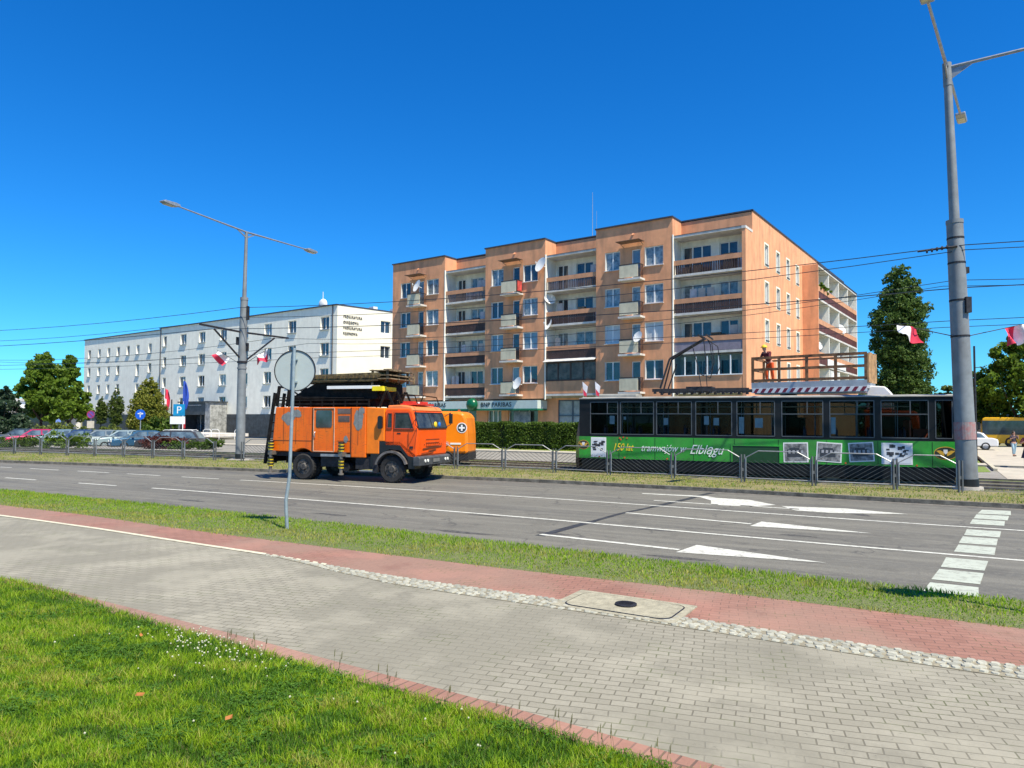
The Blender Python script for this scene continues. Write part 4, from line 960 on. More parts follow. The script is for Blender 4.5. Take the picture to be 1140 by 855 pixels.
m=MB(); m.cyl(LP(0),LP(8.55),.30,.235,n=24); m.cyl(LP(8.5),LP(8.62),.25,n=20); m.cyl(LP(8.6),LP(13.2),.15,.115,n=16); m.cyl(LP(13.0),LP(13.75),.13,n=14); m.build('pole',M['pole'],rpz,smooth=True)
m=MB(); m.cyl((0,0,-.05),(0,0,.12),.45,.42,n=20); m.build('base',M['concrete'],rpz,smooth=True)
m=MB(); m.cyl((0,0,.12),(-.01,0,.36),.315,n=20); m.build('base_band',M['black'],rpz,smooth=True)
m=MB(); m.cyl(LP(1.6),LP(2.15),.302,.3,n=24,cap=False); m.build('worn_poster',mat('poster_remains',(.26,.27,.27),.8,c2=(.36,.13,.13),scale=7),rpz)
topR=LP(13.6)
for d,L,z in (((-.6,-.8,0),4.8,-.1),((.6,.8,0),4.6,.1),((.8,-.6,0),5.2,-.05)):
    d=Vector(d); m=MB(); e_=topR+d*L+Vector((0,0,z)); m.cyl(topR,e_,.055,.04,n=8); m.prism([(0,-.45),(.75,-.02),(0,.02)],-.02,.02); 
    b=len(m.v)-6
    for i in range(b,len(m.v)):
        x,y,zz=m.v[i]; q=topR+d*x+Vector((-d.y,d.x,0))*y+Vector((0,0,zz)); m.v[i]=tuple(q)
    m.build('arm',M['metal'],rpz,smooth=False); lamphead(rpz,e_,d)
for z in (4.85,8.0,7.2,6.0): m=MB(); m.cyl(LP(z),LP(z+.06),.30-.008*z+.012,n=20); m.build('clamp',M['darkmetal'],rpz)
for q in ((-.15,.02,-.34,-.2,5.6,6.1),(-.02,.12,-.1,.1,6.9,7.1)): m=MB(); m.box(*q); m.build('junction_box',M['darkmetal'],rpz)
# Polish flags on short slanted poles
def flag(label,p,d,L,hw,fs,seed,side=False,group='small red and white flags on the lamp posts'):
    t=thing('flag',label,'flag',p,0,group); d=Vector(d).normalized(); m=MB(); m.cyl((0,0,0),d*L,.015,.012,n=6); m.build('flagpole',M['darkmetal'],t)
    r=random.Random(seed); nx,ny=12,8; vs=[];fs_=[];mi=[]
    for j in range(ny+1):
        for i in range(nx+1):
            u=i/nx; v=j/ny; base=d*(L-.02-u*hw*.95)
            drop=Vector((fs*v*.9,.12*math.sin(u*7+v*3+seed),-v*hw*.62*(1.1-.3*math.sin(u*3+seed))-.10*math.sin(u*6+v*4+seed)*v))
            vs.append(base+drop)
    for j in range(ny):
        for i in range(nx):
            fs_.append((j*(nx+1)+i,j*(nx+1)+i+1,(j+1)*(nx+1)+i+1,(j+1)*(nx+1)+i)); mi.append((0 if i<nx*.45 else 1) if side else (0 if (j<ny/2) else 1))
    m=MB(); m.v=[tuple(v) for v in vs]; m.f=fs_; m.mi=mi; c=m.build('cloth',[mat('flag_white',(.85,.84,.86),.8),mat('flag_red',(.72,.04,.09),.8)],t,smooth=True)
    return t
a=Vector((-13.87,36.35,.12)); flag('white and red flag on the left side of the left lamp post',a+Vector((-.22,-.05,5.0)),(-1,-.2,.62),1.15,.68,-.3,1); flag('white and red flag on the right side of the left lamp post',a+Vector((.22,.05,5.0)),(1,.2,.72),1.3,.68,-.05,4)
b=Vector((14.44,22.55,.1)); flag('white and red flag flying left of the thick pole before the poplar',b+LP(4.9)+Vector((-.28,0,0)),(-1,-.1,.18),1.85,.72,.12,7,True); flag('white and red flag flying right of the thick pole above the bus',b+LP(4.9)+Vector((.28,0,0)),(1,.0,.22),1.85,.72,.1,9,True)
# sagging flag cloths show red at both ends: keep real two-colour cloth

# thin dark pole beyond
tp_=thing('thin_pole','thin dark pole just right of the thick lamp post','pole',(25.6,39.2,.1)); m=MB(); m.cyl((0,0,0),(0,0,6.4),.07,.05,n=10); m.build('shaft',M['darkmetal'],tp_); m=MB(); m.bar((.0,0,5.2),(.6,0,5.25),.04,.04); m.build('arm',M['darkmetal'],tp_)
# round sign seen from behind
rs_=thing('round_road_sign','large round road sign seen from its grey back on a slightly bent pole','road sign',(-4.33,13.83,.08))
m=MB(); m.tube([(0,0,-.1),(-.035,0,.38),(-.04,0,.55),(.02,0,1.0),(.07,0,3.45),(.075,0,3.52)],.033,10); m.build('pole',mat('sign_pole',(.30,.37,.40),.5,.3,var=.12,scale=6,dirt=.15),rs_,smooth=True)
m=MB(); m.cyl((.075,.05,3.08),(.075,.062,3.08),.395,n=40); m.build('sign_back',mat('sign_back_grey',(.36,.42,.42),.6,.0,var=.04,scale=3),rs_)
m=MB(); n=40
for i in range(n):
    a0,a1=2*math.pi*i/n,2*math.pi*(i+1)/n; m.bar((.075+.398*math.cos(a0),.05,3.08+.398*math.sin(a0)),(.075+.398*math.cos(a1),.05,3.08+.398*math.sin(a1)),.03,.016)
m.build('rim',M['darkmetal'],rs_)
for z in (3.28,2.84): m=MB(); m.box(0.02,.13,.0,.045,z,z+.03); m.build('bracket',MATS['sign_pole'],rs_)
# rectangular sign just outside the frame on the right whose shadow falls on the verge
sx=thing('tall_sign','rectangular road sign on a post beside the cycle path just outside the right edge','road sign',(6.2,7.55,.08)); m=MB(); m.cyl((0,0,0),(0,0,3.3),.035,n=10); m.build('pole',MATS['sign_pole'],sx)
m=MB(); m.box(-.42,.42,-.05,-.04,2.5,3.35); m.build('sign_back',MATS['sign_back_grey'],sx)

# ------------------------------------------------------------ overhead wires
def wire(pts,r=.014,sag=.25,label='thin dark overhead tram wire',ins=None):
    m=MB(); n=10; o=Vector(pts[0])
    for a,b in zip(pts,pts[1:]):
        a=Vector(a);b=Vector(b); prev=a
        for i in range(1,n+1):
            t=i/n; p=a.lerp(b,t); p.z-=sag*4*t*(1-t); m.cyl(prev-o,p-o,r,n=4,cap=False); prev=p
    ob=m.build('overhead_wire',M['black'],loc=tuple(o)); tag(ob,label,'wire','overhead wires of the tram line'); return ob
dR=Vector((.42,.9,0)); pl_=Vector((-13.87,36.35,0)); pr__=Vector((14.44,22.55,0)); ll=Vector((-44,48.5,0)); rr2=Vector((44,5.5,0))
def track(offL,offR,z,zl=None,zr=None,sag=.25,**k):
    zl=z if zl is None else zl; zr=z if zr is None else zr
    wire([ll+dR*offL+Vector((0,0,zl)),pl_+dR*offL+Vector((0,0,zl)),pr__+dR*offR+Vector((0,0,zr)),rr2+dR*offR+Vector((0,0,zr))],sag=sag,**k)
track(2.2,2.0,5.5,5.75,5.75,sag=.12,label='contact wire hanging lowest over the tram, nearer track')
track(2.2,2.0,6.6,6.6,7.15,sag=.7,r=.013,label='carrier wire above the contact wire of the nearer track')
track(5.0,5.2,5.5,5.75,5.9,sag=.12,label='contact wire over the farther track behind the tram')
track(5.0,5.2,6.6,6.6,7.5,sag=.7,r=.013,label='carrier wire over the farther track behind the tram')
track(-2.0,0,6.6,6.6,6.55,sag=.3,r=.018,label='feeder wire fixed to the near bracket and the thick pole')
track(-.3,-.33,7.6,7.9,7.85,sag=.4,r=.016,label='highest feeder wire fixed to the thick pole')
track(-.35,-.3,7.6,7.4,7.7,sag=.55,r=.014,label='second highest feeder wire just below the topmost one')
m=MB(); q0=pr__+Vector((-.35,-.25,7.82)); dw=(pl_-pr__).normalized(); m.cyl((0,0,0),dw*1.1+Vector((0,0,-.06)),.035,n=8)
for k in range(5): c=dw*(.25+k*.14)+Vector((0,0,-.02*k)); m.cyl(c,c+dw*.05,.065,n=10)
tag(m.build('wire_insulator',M['darkmetal'],loc=tuple(q0)),'dark ribbed insulator at the left side of the thick pole top','insulator')

# ------------------------------------------------------------ tram
TA=math.atan2(-.405,.914); TR=thing('tram','green and black tram with white lettering and old photographs on its side','tram',(2.78,29.21,.1),TA)
green=mat('tram_green',(.030,.30,.030),.28,var=.16,scale=1.1,dirt=.25); tblack=mat('tram_black',(.010,.011,.013),.38,var=.2,scale=2,spec=.25); roofm=mat('tram_roof',(.33,.33,.30),.7,var=.15,scale=2,dirt=.3)
glass=glassy('tram_glass',(.50,.58,.60),.10); glass_far=glassy('tram_glass_far',(.06,.08,.08),.10)
L=13.32; Wd=2.4
wx=[(.46,1.63),(1.72,3.08),(3.17,4.55),(4.68,6.04),(6.2,7.56),(7.78,9.19),(9.39,10.83),(11.02,12.48),(12.66,13.18)]
wz0,wz1=1.58,2.90
for side,y,rot in ((0,0,0),(1,Wd,math.pi)):
    m=MB()
    if side: m.T=Matrix.Translation((L,Wd,0))@Matrix.Rotation(math.pi,4,'Z')
    hs_=[(a,b,wz0,wz1) for a,b in wx]
    if side: hs_=[(L-b,L-a,c,d) for a,b,c,d in hs_]
    m.wall(.0 if side else 0,L,1.49,3.02,[h for h in hs_],.05,0,0)
    m.wall(0,L,.61,1.49,[],0,0,1)
    m.wall(.1,L-.1,.17,.61,[],0,.02,0)
    m.build('side_wall',[tblack,green],TR)
    for h in hs_:
        f=MB(); f.T=m.T; a,b,c,d=h; fw=.03
        f.box(a,a+fw,-.012,.04,c,d); f.box(b-fw,b,-.012,.04,c,d); f.box(a,b,-.012,.04,c,c+fw); f.box(a,b,-.012,.04,d-fw,d)
        if b-a>.8: f.box(a,b,-.014,.04,c+(d-c)*.62,c+(d-c)*.62+.03); f.box(a+(b-a)*.62-.015,a+(b-a)*.62+.015,-.013,.04,c+(d-c)*.62,d)
        o=f.build('window',mat('tram_window_frame',(.10,.11,.12),.4,.3),TR); p=MB(); p.T=m.T; p.add([(a,.02,c),(b,.02,c),(b,.02,d),(a,.02,d)],[(0,1,2,3)]); p.build('pane',glass_far if side else glass,o)
# ends
for s_ in (0,1):
    sx_=-1 if s_==0 else 1; xb=0 if s_==0 else L
    m=MB(); i0,i1=.28,Wd-.28
    def E(x): return xb+sx_*x
    # lower green nose, upper black with sloped windscreen
    nv=[(E(0),0,.17),(E(.22),i0,.17),(E(.22),i1,.17),(E(0),Wd,.17),(E(0),0,.61),(E(.25),i0,.61),(E(.25),i1,.61),(E(0),Wd,.61),(E(0),0,1.49),(E(.22),i0,1.49),(E(.22),i1,1.49),(E(0),Wd,1.49),
        (E(-.12),.06,3.02),(E(-.04),i0,3.02),(E(-.04),i1,3.02),(E(-.12),Wd-.06,3.02)]
    for k in range(3):
        b=k*4
        for j in range(3): m.add([nv[b+j],nv[b+j+1],nv[b+4+j+1],nv[b+4+j]],[(0,1,2,3)],{0:0,1:1,2:0}[k])
    m.build('cab_front',[tblack,green],TR)
    m=MB(); a_,b_,c_,d_=[Vector(nv[k]) for k in (9,10,14,13)]; nrm=Vector((sx_*.02,0,.005))
    def bil(u,v): return (a_.lerp(b_,u)).lerp(d_.lerp(c_,u),v)+nrm
    m.add([bil(.04,.1),bil(.96,.1),bil(.96,.8),bil(.04,.8)],[(0,1,2,3)]); m.build('windscreen',M['pane_dark'],TR)
    m=MB(); 
    for yy in (.55,Wd-.55): m.cyl((E(.24),yy,.85),(E(.28),yy,.85),.09,n=12)
    m.build('headlight',MATS['lamp_lens'],TR); m=MB(); m.box(E(.1),E(.5),1.0,1.4,.35,.47); m.build('coupler',M['darkmetal'],TR)
# roof
m=MB(); prof=[(-.04,3.02),(-.04,3.05),(.25,3.10),(Wd/2,3.13),(Wd-.25,3.10),(Wd+.04,3.05),(Wd+.04,3.02)]; m.prism(prof,.08,L-.08,'x'); m.build('roof',roofm,TR)
m=MB(); m.box(-.0,L,-.06,-.02,3.015,3.05); m.box(0,L,Wd+.02,Wd+.06,3.015,3.05); m.build('gutter',roofm,TR)
m=MB(); m.box(.05,L-.05,.03,Wd-.03,.7,.82); m.build('floor',mat('tram_floor',(.06,.06,.06),.8),TR)
# seats, grab poles
seatm=mat('seat_dark',(.05,.06,.09),.7,var=.3)
for k in range(11):
    x=1.0+k*1.08
    for yy in (.3,1.75):
        if 6.2<x<7.5 and yy>1: continue
        m=MB(); m.box(x,x+.42,yy,yy+.42,1.2,1.28); m.box(x-.05,x+.02,yy,yy+.42,1.28,1.85); m.box(x+.15,x+.25,yy+.15,yy+.25,.8,1.2); m.tube([(x-.03,yy+.02,1.85),(x-.03,yy+.08,1.95),(x-.03,yy+.34,1.95),(x-.03,yy+.4,1.85)],.015,5); m.build('seat',seatm,TR)
m=MB()
for x in (1.6,3.3,5.0,6.3,7.4,8.9,10.3,11.6):
    m.cyl((x,.78,.82),(x,.78,3.0),.018,n=6); m.cyl((x,1.65,.82),(x,1.65,3.0),.018,n=6)
m.cyl((1,.78,2.7),(12,.78,2.7),.018,n=6); m.cyl((1,1.65,2.7),(12,1.65,2.7),.018,n=6); m.build('grab_rail',M['metal'],TR)
m=MB(); m.box(11.9,11.95,.1,Wd-.1,.82,2.2); m.box(12.1,12.55,1.0,1.5,1.0,1.9); m.build('driver_cabin',mat('cabin_orange',(.42,.08,.03),.6,var=.2),TR)
m=MB()
for (x,z,a,b) in ((1.27,2.0,.2,.33),(1.85,2.18,.09,.12),(3.45,1.98,.18,.27),(5.0,2.0,.18,.33),(5.35,1.98,.2,.28),(6.28,1.68,.18,.62),(6.85,1.9,.28,.36),(9.38+.05,1.7,.16,.6)):
    m.box(x,x+a,.052,.058,z,z+b)
m.build('notice',mat('notice_paper',(.62,.72,.78),.6),TR)
# bogies and underframe
for bx in (2.3,10.4):
    m=MB(); m.box(bx-1.2,bx+1.2,.35,Wd-.35,.22,.5); m.box(bx-1.3,bx+1.3,.15,.3,.2,.45); bo=m.build('bogie',M['darkmetal'],TR)
    for wx_ in (-.95,.95):
        for yy in (.42,Wd-.54):
            m=MB(); m.cyl((bx+wx_,yy,.30),(bx+wx_,yy+.12,.30),.31,n=20); m.build('wheel',M['steelrail'],bo,smooth=True)
# recess door panel lines / open flap
m=MB(); m.box(6.0,7.75,-.03,.0,1.22,1.26); m.box(6.0,6.05,-.03,0,.62,1.22); m.box(7.7,7.75,-.03,0,.62,1.22); m.build('flap_frame',green,TR)
m=MB(); m.box(6.05,7.7,-.012,-.002,.62,1.22); m.build('flap',mat('dark_green',(.008,.05,.012),.5),TR)
# panel joints between the window bays
for x in (1.67,3.12,4.61,6.12,7.67,9.29,10.92,12.57):
    m=MB(); m.box(x-.008,x+.008,-.008,.0,.63,1.47); m.build('panel_joint',mat('joint_dark',(.006,.05,.008),.6),TR)
# photographs
def photo_mat(k):
    return mat('old_photo_%s'%k,(.03,.03,.035),.5,c2=(.38,.38,.38),scale=3.2+k*.7)
def photo(x0,x1,z0,z1,k,tilt=0,bright=False):
    c=Matrix.Translation(((x0+x1)/2,0,(z0+z1)/2))@Matrix.Rotation(tilt,4,'Y'); w2,h2=(x1-x0)/2,(z1-z0)/2
    m=MB(); m.T=c; m.box(-w2,w2,-.010,-.002,-h2,h2); o=m.build('photograph',M['whitep'],TR)
    m=MB(); m.T=c; m.box(-w2+.04,w2-.04,-.014,-.011,-h2+.04,h2-.04)
    m.build('print',mat('pale_print',(.62,.66,.70),.5,var=.03) if bright else photo_mat(k),o)
    r=random.Random(k); m=MB(); m.T=c
    if bright:
        for i in range(16): x=r.uniform(-w2*.6,w2*.7); z=r.uniform(-h2*.35,h2*.6); m.box(x-r.uniform(.02,.09),x+.06,-.018,-.0145,z,z+r.uniform(.03,.12))
    else:
        m.box(-w2*.7,w2*.5,-.018,-.0145,-h2*.45,h2*.3); m.box(-w2*.5,w2*.3,-.0185,-.0145,h2*.3,h2*.45)
        for i in range(4): m.box(-w2*.6+i*.14,-w2*.6+i*.14+.08,-.021,-.0185,-h2*.1,h2*.2,1)
    m.build('picture_detail',[mat('print_dark',(.04,.045,.055),.5),mat('print_grey',(.4,.4,.42),.5)],o)
photo(.50,1.14,.66,1.46,1,0,True); photo(7.84,8.68,.66,1.38,2,R(-1.5)); photo(8.95,9.78,.70,1.40,3,R(3)); photo(10.0,10.80,.74,1.42,4,R(-4)); photo(11.03,11.98,.68,1.42,5,0,True)
def emblem(x,z,a,b):
    m=MB(); n=28
    def ell(rx,rz,y,mi): m.add([(x+rx*math.cos(2*math.pi*i/n),y,z+rz*math.sin(2*math.pi*i/n)) for i in range(n)],[tuple(range(n))],mi)
    ell(a,b,-.006,1); ell(a*.94,b*.9,-.009,0)
    for s_ in (-1,1):
        m.add([(x+s_*a*.1,-.012,z+b*.1),(x+s_*a*.45,-.012,z+b*.42),(x+s_*a*.82,-.012,z+b*.35),(x+s_*a*.6,-.012,z+b*.05),(x+s_*a*.5,-.012,z-b*.12),(x+s_*a*.32,-.012,z-b*.3),(x+s_*a*.12,-.012,z-b*.45)],[tuple(range(7))],1)
    m.add([(x-.06,-.014,z+b*.55),(x+.06,-.014,z+b*.55),(x+.06,-.014,z+b*.1),(x,-.014,z-b*.2),(x-.06,-.014,z+b*.1)],[(0,1,2,3,4)],2)
    m.build('emblem',[mat('emblem_dark',(.03,.035,.02),.4),mat('emblem_gold',(.60,.35,.04),.4),mat('emblem_white',(.7,.7,.7),.4)],TR)
emblem(12.95,1.1,.34,.22); emblem(.18,1.15,.24,.19)
gold=mat('gold_lettering',(.85,.62,.03),.4); wl=mat('white_lettering',(.80,.85,.80),.4)
text('150 lat',.42,gold,TR,(1.40,-.012,.94),shear=.35,extrude=.004,sx=.72); text('tramwajów w',.40,wl,TR,(2.55,-.012,.94),shear=.35,extrude=.004,sx=.80,space=.98); text('Elblągu',.50,wl,TR,(4.45,-.012,.88),shear=.4,extrude=.004,sx=.85)
for x,z in ((1.7,1.44),(1.85,1.47),(2.0,1.44),(1.75,1.38),(.85,.68),(1.9,.66),(3.6,.66),(9.9,.68),(12.1,.66)): m=MB(); m.cyl((x,-.02,z),(x,0,z),.032,n=10); m.build('marker_lamp',mat('marker_orange',(.55,.10,.02),.4),TR)
# roof gear and pantograph
m=MB(); m.box(2.9,6.6,.5,.62,3.3,3.42); m.box(2.9,6.6,1.8,1.92,3.3,3.42)
for k in range(12): m.cyl((3.0+k*.31,.56,3.22),(3.0+k*.31,.56,3.36),.06,n=8); m.cyl((3.0+k*.31,1.86,3.22),(3.0+k*.31,1.86,3.36),.06,n=8)
m.box(4.2,5.2,.7,1.7,3.3,3.5); m.build('roof_frame',M['darkmetal'],TR)
for x0,x1 in ((.5,2.2),):
    m=MB(); m.box(x0,x1,.7,1.7,3.11,3.24); m.build('roof_box',roofm,TR,bevel=.03)
pg=MB()
for yy in (.85,1.55): pg.tube([(3.15,yy,3.45),(3.5,1.2+(yy-1.2)*.6,4.65),(4.85,1.2+(yy-1.2)*.2,5.42)],.045 if yy<1 else .035,6)
pg.tube([(3.4,1.2,3.45),(3.75,1.2,4.45)],.03,6)
pg.build('pantograph',M['darkmetal'],TR,smooth=True)
pg=MB()
for yy in (.35,2.05):
    pg.tube([(4.85,yy,5.48),(4.95,yy,5.3),(5.05,yy,4.3),(4.95,yy,3.9),(4.75,yy,4.0)],.02,5); pg.tube([(4.85,yy,5.48),(5.25,yy,5.2),(5.35,yy,4.4),(5.2,yy,4.05)],.018,5)
pg.bar((4.75,.3,5.5),(4.75,2.1,5.5),.06,.04); pg.bar((5.05,.3,5.5),(5.05,2.1,5.5),.06,.04); pg.tube([(4.75,1.0,3.5),(4.6,1.0,4.4),(4.4,1.0,5.2)],.018,5); pg.tube([(4.95,1.2,3.5),(4.9,1.2,4.2)],.018,5)
pg.build('pantograph_head',M['darkmetal'],TR)
for x,lab in ((-.12,0),(.42,1)):
    m=MB(); m.cyl((x+.2,.3,3.05),(x+.15,.3,3.75),.01,n=5); m.add([(x+.15,.3,3.75),(x+.38,.3,3.55),(x+.34,.3,3.25),(x+.17,.3,3.45)],[(0,1,2,3)],1); m.add([(x+.17,.301,3.47),(x+.34,.301,3.27),(x+.32,.301,3.12),(x+.18,.301,3.2)],[(0,1,2,3)],2)
    m.build('pennant',[M['metal'],MATS['flag_white'],MATS['flag_red']],TR)

# ------------------------------------------------------------ orange service truck
def wheel(parent,x,y,z,r,wd,name='wheel',hub=None,dishd=.05):
    m=MB(); n=28; y0,y1=y,y+wd
    prof=[(r*.62,y0+.02),(r*.9,y0),(r,y0+.05),(r,y1-.05),(r*.9,y1),(r*.62,y1-.02)]
    vs=[];fs=[]
    for a,yy in prof: vs+=[(x+a*math.cos(2*math.pi*i/n),yy,z+a*math.sin(2*math.pi*i/n)) for i in range(n)]
    for j in range(len(prof)-1): fs+=[(j*n+i,j*n+(i+1)%n,(j+1)*n+(i+1)%n,(j+1)*n+i) for i in range(n)]
    m.add(vs,fs)
    for i in range(n):
        a=2*math.pi*i/n; m.T=Matrix.Translation((x,0,z))@Matrix.Rotation(-a,4,'Y'); m.box(r-.01,r+.015,y0+.04,y1-.04,-.02,.02)
    m.T=Matrix.Identity(4); o=m.build(name,M['rubber'],parent,smooth=False)
    h=MB(); h.cyl((x,y0+dishd,z),(x,y0+dishd+.08,z),r*.62,r*.62,n=24); h.cyl((x,y0-.0,z),(x,y0+dishd,z),r*.22,r*.3,n=12)
    for i in range(8): a=2*math.pi*i/8; h.cyl((x+r*.4*math.cos(a),y0+dishd-.03,z+r*.4*math.sin(a)),(x+r*.4*math.cos(a),y0+dishd,z+r*.4*math.sin(a)),.02,n=6)
    h.build('rim',hub or mat('rim_grey',(.085,.08,.075),.65,.2,var=.4,scale=9),o); return o
def worn_orange(name):
    m=bpy.data.materials.new(name); t,b=nodes(m); b.inputs['Roughness'].default_value=.42
    v=mapping(t); col=mix_nodes(t,noise(t,v,1.3,5,.6,.4,.62,.6),(.76,.125,.002),(.80,.18,.004))
    col=mix_nodes(t,noise(t,mapping(t,scale=(1,1,4)),5,8,.75,.56,.66,.8),col,(.12,.06,.03)); col=mix_nodes(t,noise(t,mapping(t,scale=(5,5,.5)),2,7,.7,.50,.66,.45),col,(.22,.08,.02))
    col=mix_nodes(t,noise(t,v,.9,5,.6,.58,.66,.5),col,(.50,.09,.01))
    t.links.new(col,b.inputs['Base Color']); return m
org=worn_orange('worn_orange_paint'); org2=mat('bright_orange_paint',(.88,.095,.001),.32,var=.08,scale=1.2)
primer=mat('grey_primer',(.20,.22,.22),.8,var=.15,scale=8)
TK=thing('service_truck','worn orange tram-line service truck with folded work platform on its roof','truck',(-4.21,24.87,0),R(-20))
zb,zt=1.02,2.66
def rrect(cx,cz,w_,h_,r_,n=4):
    out=[]
    for sx_,sz_,a0 in ((1,1,0),(-1,1,90),(-1,-1,180),(1,-1,270)):
        for k in range(n+1):
            a=R(a0+90*k/n); out.append((cx+sx_*(w_/2-r_)+r_*math.cos(a),cz+sz_*(h_/2-r_)+r_*math.sin(a)))
    return out
m=MB(); 
# box body: side outline with rear wheel arch and slight slope at back
arch=[(-3.685+.60*math.cos(R(a)),.50+.60*math.sin(R(a))) for a in range(120,59,-10)]
arch=[(-3.685+.62*math.cos(a),.48+.66*math.sin(a)) for a in [math.pi-math.asin(.54/.66)-(math.pi-2*math.asin(.54/.66))*i/9 for i in range(10)]]
side=[(-5.08,zb)]+arch+[(-1.64,zb),(-1.64,.86),(-1.04,.86),(-1.04,zt),(-4.92,zt)]
m.prism(side,0,2.35); m.build('box_body',org,TK,bevel=.03,fix=True)
m=MB(); m.prism([(-1.04,1.0),(-.50,1.0),(-.50,1.45),(-.30,1.45),(-.30,2.62),(-1.04,2.66)],.03,2.3); m.build('front_body',mat('front_orange',(.86,.20,.004),.45,var=.1,scale=2),TK,bevel=.03,fix=True)
dr=MB(); dr.prism(rrect(-2.77,1.83,.90,1.60,.06),-.022,-.002); do=dr.build('side_door',org,TK)
x0,x1,z0,z1=-3.21,-2.33,1.05,2.62
fr=MB(); fr.tube([(x0,-.03,z0),(x0,-.03,z1),(x1,-.03,z1),(x1,-.03,z0),(x0,-.03,z0)],.02,5); fr.build('door_trim',mat('pale_trim',(.46,.30,.20),.5),do)
fr=MB(); fr.prism(rrect(-2.77,2.23,.68,.62,.07),-.034,-.024); fr.build('window',M['pane_dark'],do)
fr=MB(); fr.tube([(-3.14,-.04,1.55),(-3.14,-.07,1.6),(-3.14,-.07,1.72),(-3.14,-.04,1.76)],.015,5); fr.build('handle',M['metal'],do)
# primer patches
def blob(cx,cz,w_,h_,seed,y=-.006):
    r=random.Random(seed); m=MB(); n=16; m.add([(cx+w_/2*math.cos(2*math.pi*i/n)*r.uniform(.75,1.15),y,cz+h_/2*math.sin(2*math.pi*i/n)*r.uniform(.75,1.15)) for i in range(n)],[tuple(range(n))]); m.build('primer_patch',primer,TK)
blob(-4.35,2.25,.55,.5,2,-.004); blob(-4.0,2.42,.5,.32,3,-.006); blob(-1.33,2.2,.42,.85,1); blob(-1.22,2.52,.25,.3,5,-.008); blob(-1.85,1.5,.2,.26,6)
for x in (-4.55,-4.0,-1.35): m=MB(); m.box(x-.006,x+.006,-.006,.0,1.3,2.64); m.build('seam',MATS.get('seam_dark') or mat('seam_dark',(.10,.03,.01),.8),TK)
m=MB(); m.box(.70,.84,.018,.03,1.22,1.30); m.build('maker_badge',M['darkmetal'],TK)
m=MB(); m.box(-2.18,-1.7,-.008,-.002,2.13,2.35); m.box(-2.2,-1.68,-.009,-.0015,2.42,2.6); m.build('primer_patch',mat('primer_dark',(.13,.10,.09),.8,var=.3),TK)
for q in ((-1.66,-1.62,-.012,.0,.9,2.64),(-3.3,-3.27,-.01,0,1.05,2.64),(-5.0,-3.3,-.008,0,1.42,1.435),(-2.2,-1.66,-.008,0,1.44,1.45)): m=MB(); m.box(*q); m.build('seam',mat('seam_dark',(.10,.03,.01),.8),TK)
# chassis
m=MB(); m.box(-5.0,1.1,.75,1.0,.55,.85); m.box(-5.0,1.1,1.4,1.65,.55,.85); m.box(-5.1,-1.0,.1,2.25,.85,1.0); m.box(-1.5,-.6,.1,.6,.45,.9); m.box(-3.0,-2.1,.15,.7,.5,.95); m.cyl((-3.685,.2,.48),(-3.685,2.2,.48),.09,n=8); m.cyl((0,.2,.48),(0,2.2,.48),.08,n=8); m.box(-.75,-.55,.02,.5,.35,.9); m.cyl((-1.9,.1,.5),(-1.9,2.2,.5),.16,n=12); m.build('chassis',M['darkmetal'],TK)
m=MB(); m.bar((-2.9,.0,.92),(-1.65,.0,.92),.05,.09); m.bar((-1.3,.06,.40),(-.75,.06,.40),.05,.04); m.build('side_rail',M['metal'],TK)
for x in (-3.685,0):
    wheel(TK,x,.02,.48,.48,.28); wheel(TK,x,2.05,.48,.48,.28)
wheel(TK,-3.685,.36,.48,.47,.26)
# front mudguard
m=MB(); n=12
for r0,r1,y0,y1 in ((.58,.66,-.05,.42),):
    vs=[];fs=[]
    for i in range(n+1):
        a=math.pi*(0.10+.82*i/n)
        for rr3,yy in ((r0,y0),(r1,y0),(r1,y1),(r0,y1)): vs.append((rr3*math.cos(a)*1.0,yy,.48+rr3*math.sin(a)))
    for i in range(n):
        b=i*4
        for j in range(4): fs.append((b+j,b+(j+1)%4,b+4+(j+1)%4,b+4+j))
    m.add(vs,fs)
m.build('mudguard',mat('mudguard_grey',(.13,.12,.115),.55,var=.3,scale=4,dirt=.4),TK,smooth=True)
m=MB(); m.prism([(-.85,.55),(-.62,.55),(-.50,1.0),(-.1,1.18),(.35,1.15),(.62,.85),(.66,.52),(.9,.52),(.92,1.0),(.3,1.45),(-.5,1.45),(-.85,1.1)],.04,.5); m.build('wheel_arch',M['black'],TK)
# cab
cabp=[(-.30,1.28),(.30,1.28),(.62,.92),(.92,.86),(.98,1.0),(1.0,1.90),(.80,2.50),(.68,2.60),(-.22,2.62),(-.30,2.5)]
m=MB(); m.prism(cabp,.04,2.42); m.build('cab',org2,TK,bevel=.05,fix=True)
m=MB(); m.prism([(-.22,2.56),(.76,2.50),(.82,2.55),(.70,2.68),(.3,2.74),(-.2,2.72)],.08,2.38); m.build('cab_roof',mat('roof_orange',(.80,.22,.06),.4,var=.06),TK,bevel=.04,fix=True)
dk=M['pane_dark']; cabglass=mat('cab_glass',(.012,.016,.02),.12,c2=(.06,.075,.08),scale=2.2,spec=.35)
for pts in ([(-.20,1.92),(0.0,1.92),(0.0,2.44),(-.16,2.44)],[(.10,1.90),(.86,1.90),(.66,2.46),(.12,2.46)]):
    m=MB(); m.prism(pts,.025,.037); m.build('side_window',cabglass,TK); m=MB(); q=[(a,.023,b) for a,b in pts]; m.tube(q+[q[0]],.018,5); m.build('window_seal',mat('seal_red_brown',(.30,.04,.015),.5),TK)
def fr_pt(t_,y): # point on windscreen plane, t 0 bottom 1 top
    a=Vector((1.002,0,1.92)); b=Vector((.81,0,2.48)); p=a.lerp(b,t_); return (p.x+.012,y,p.z+.004)
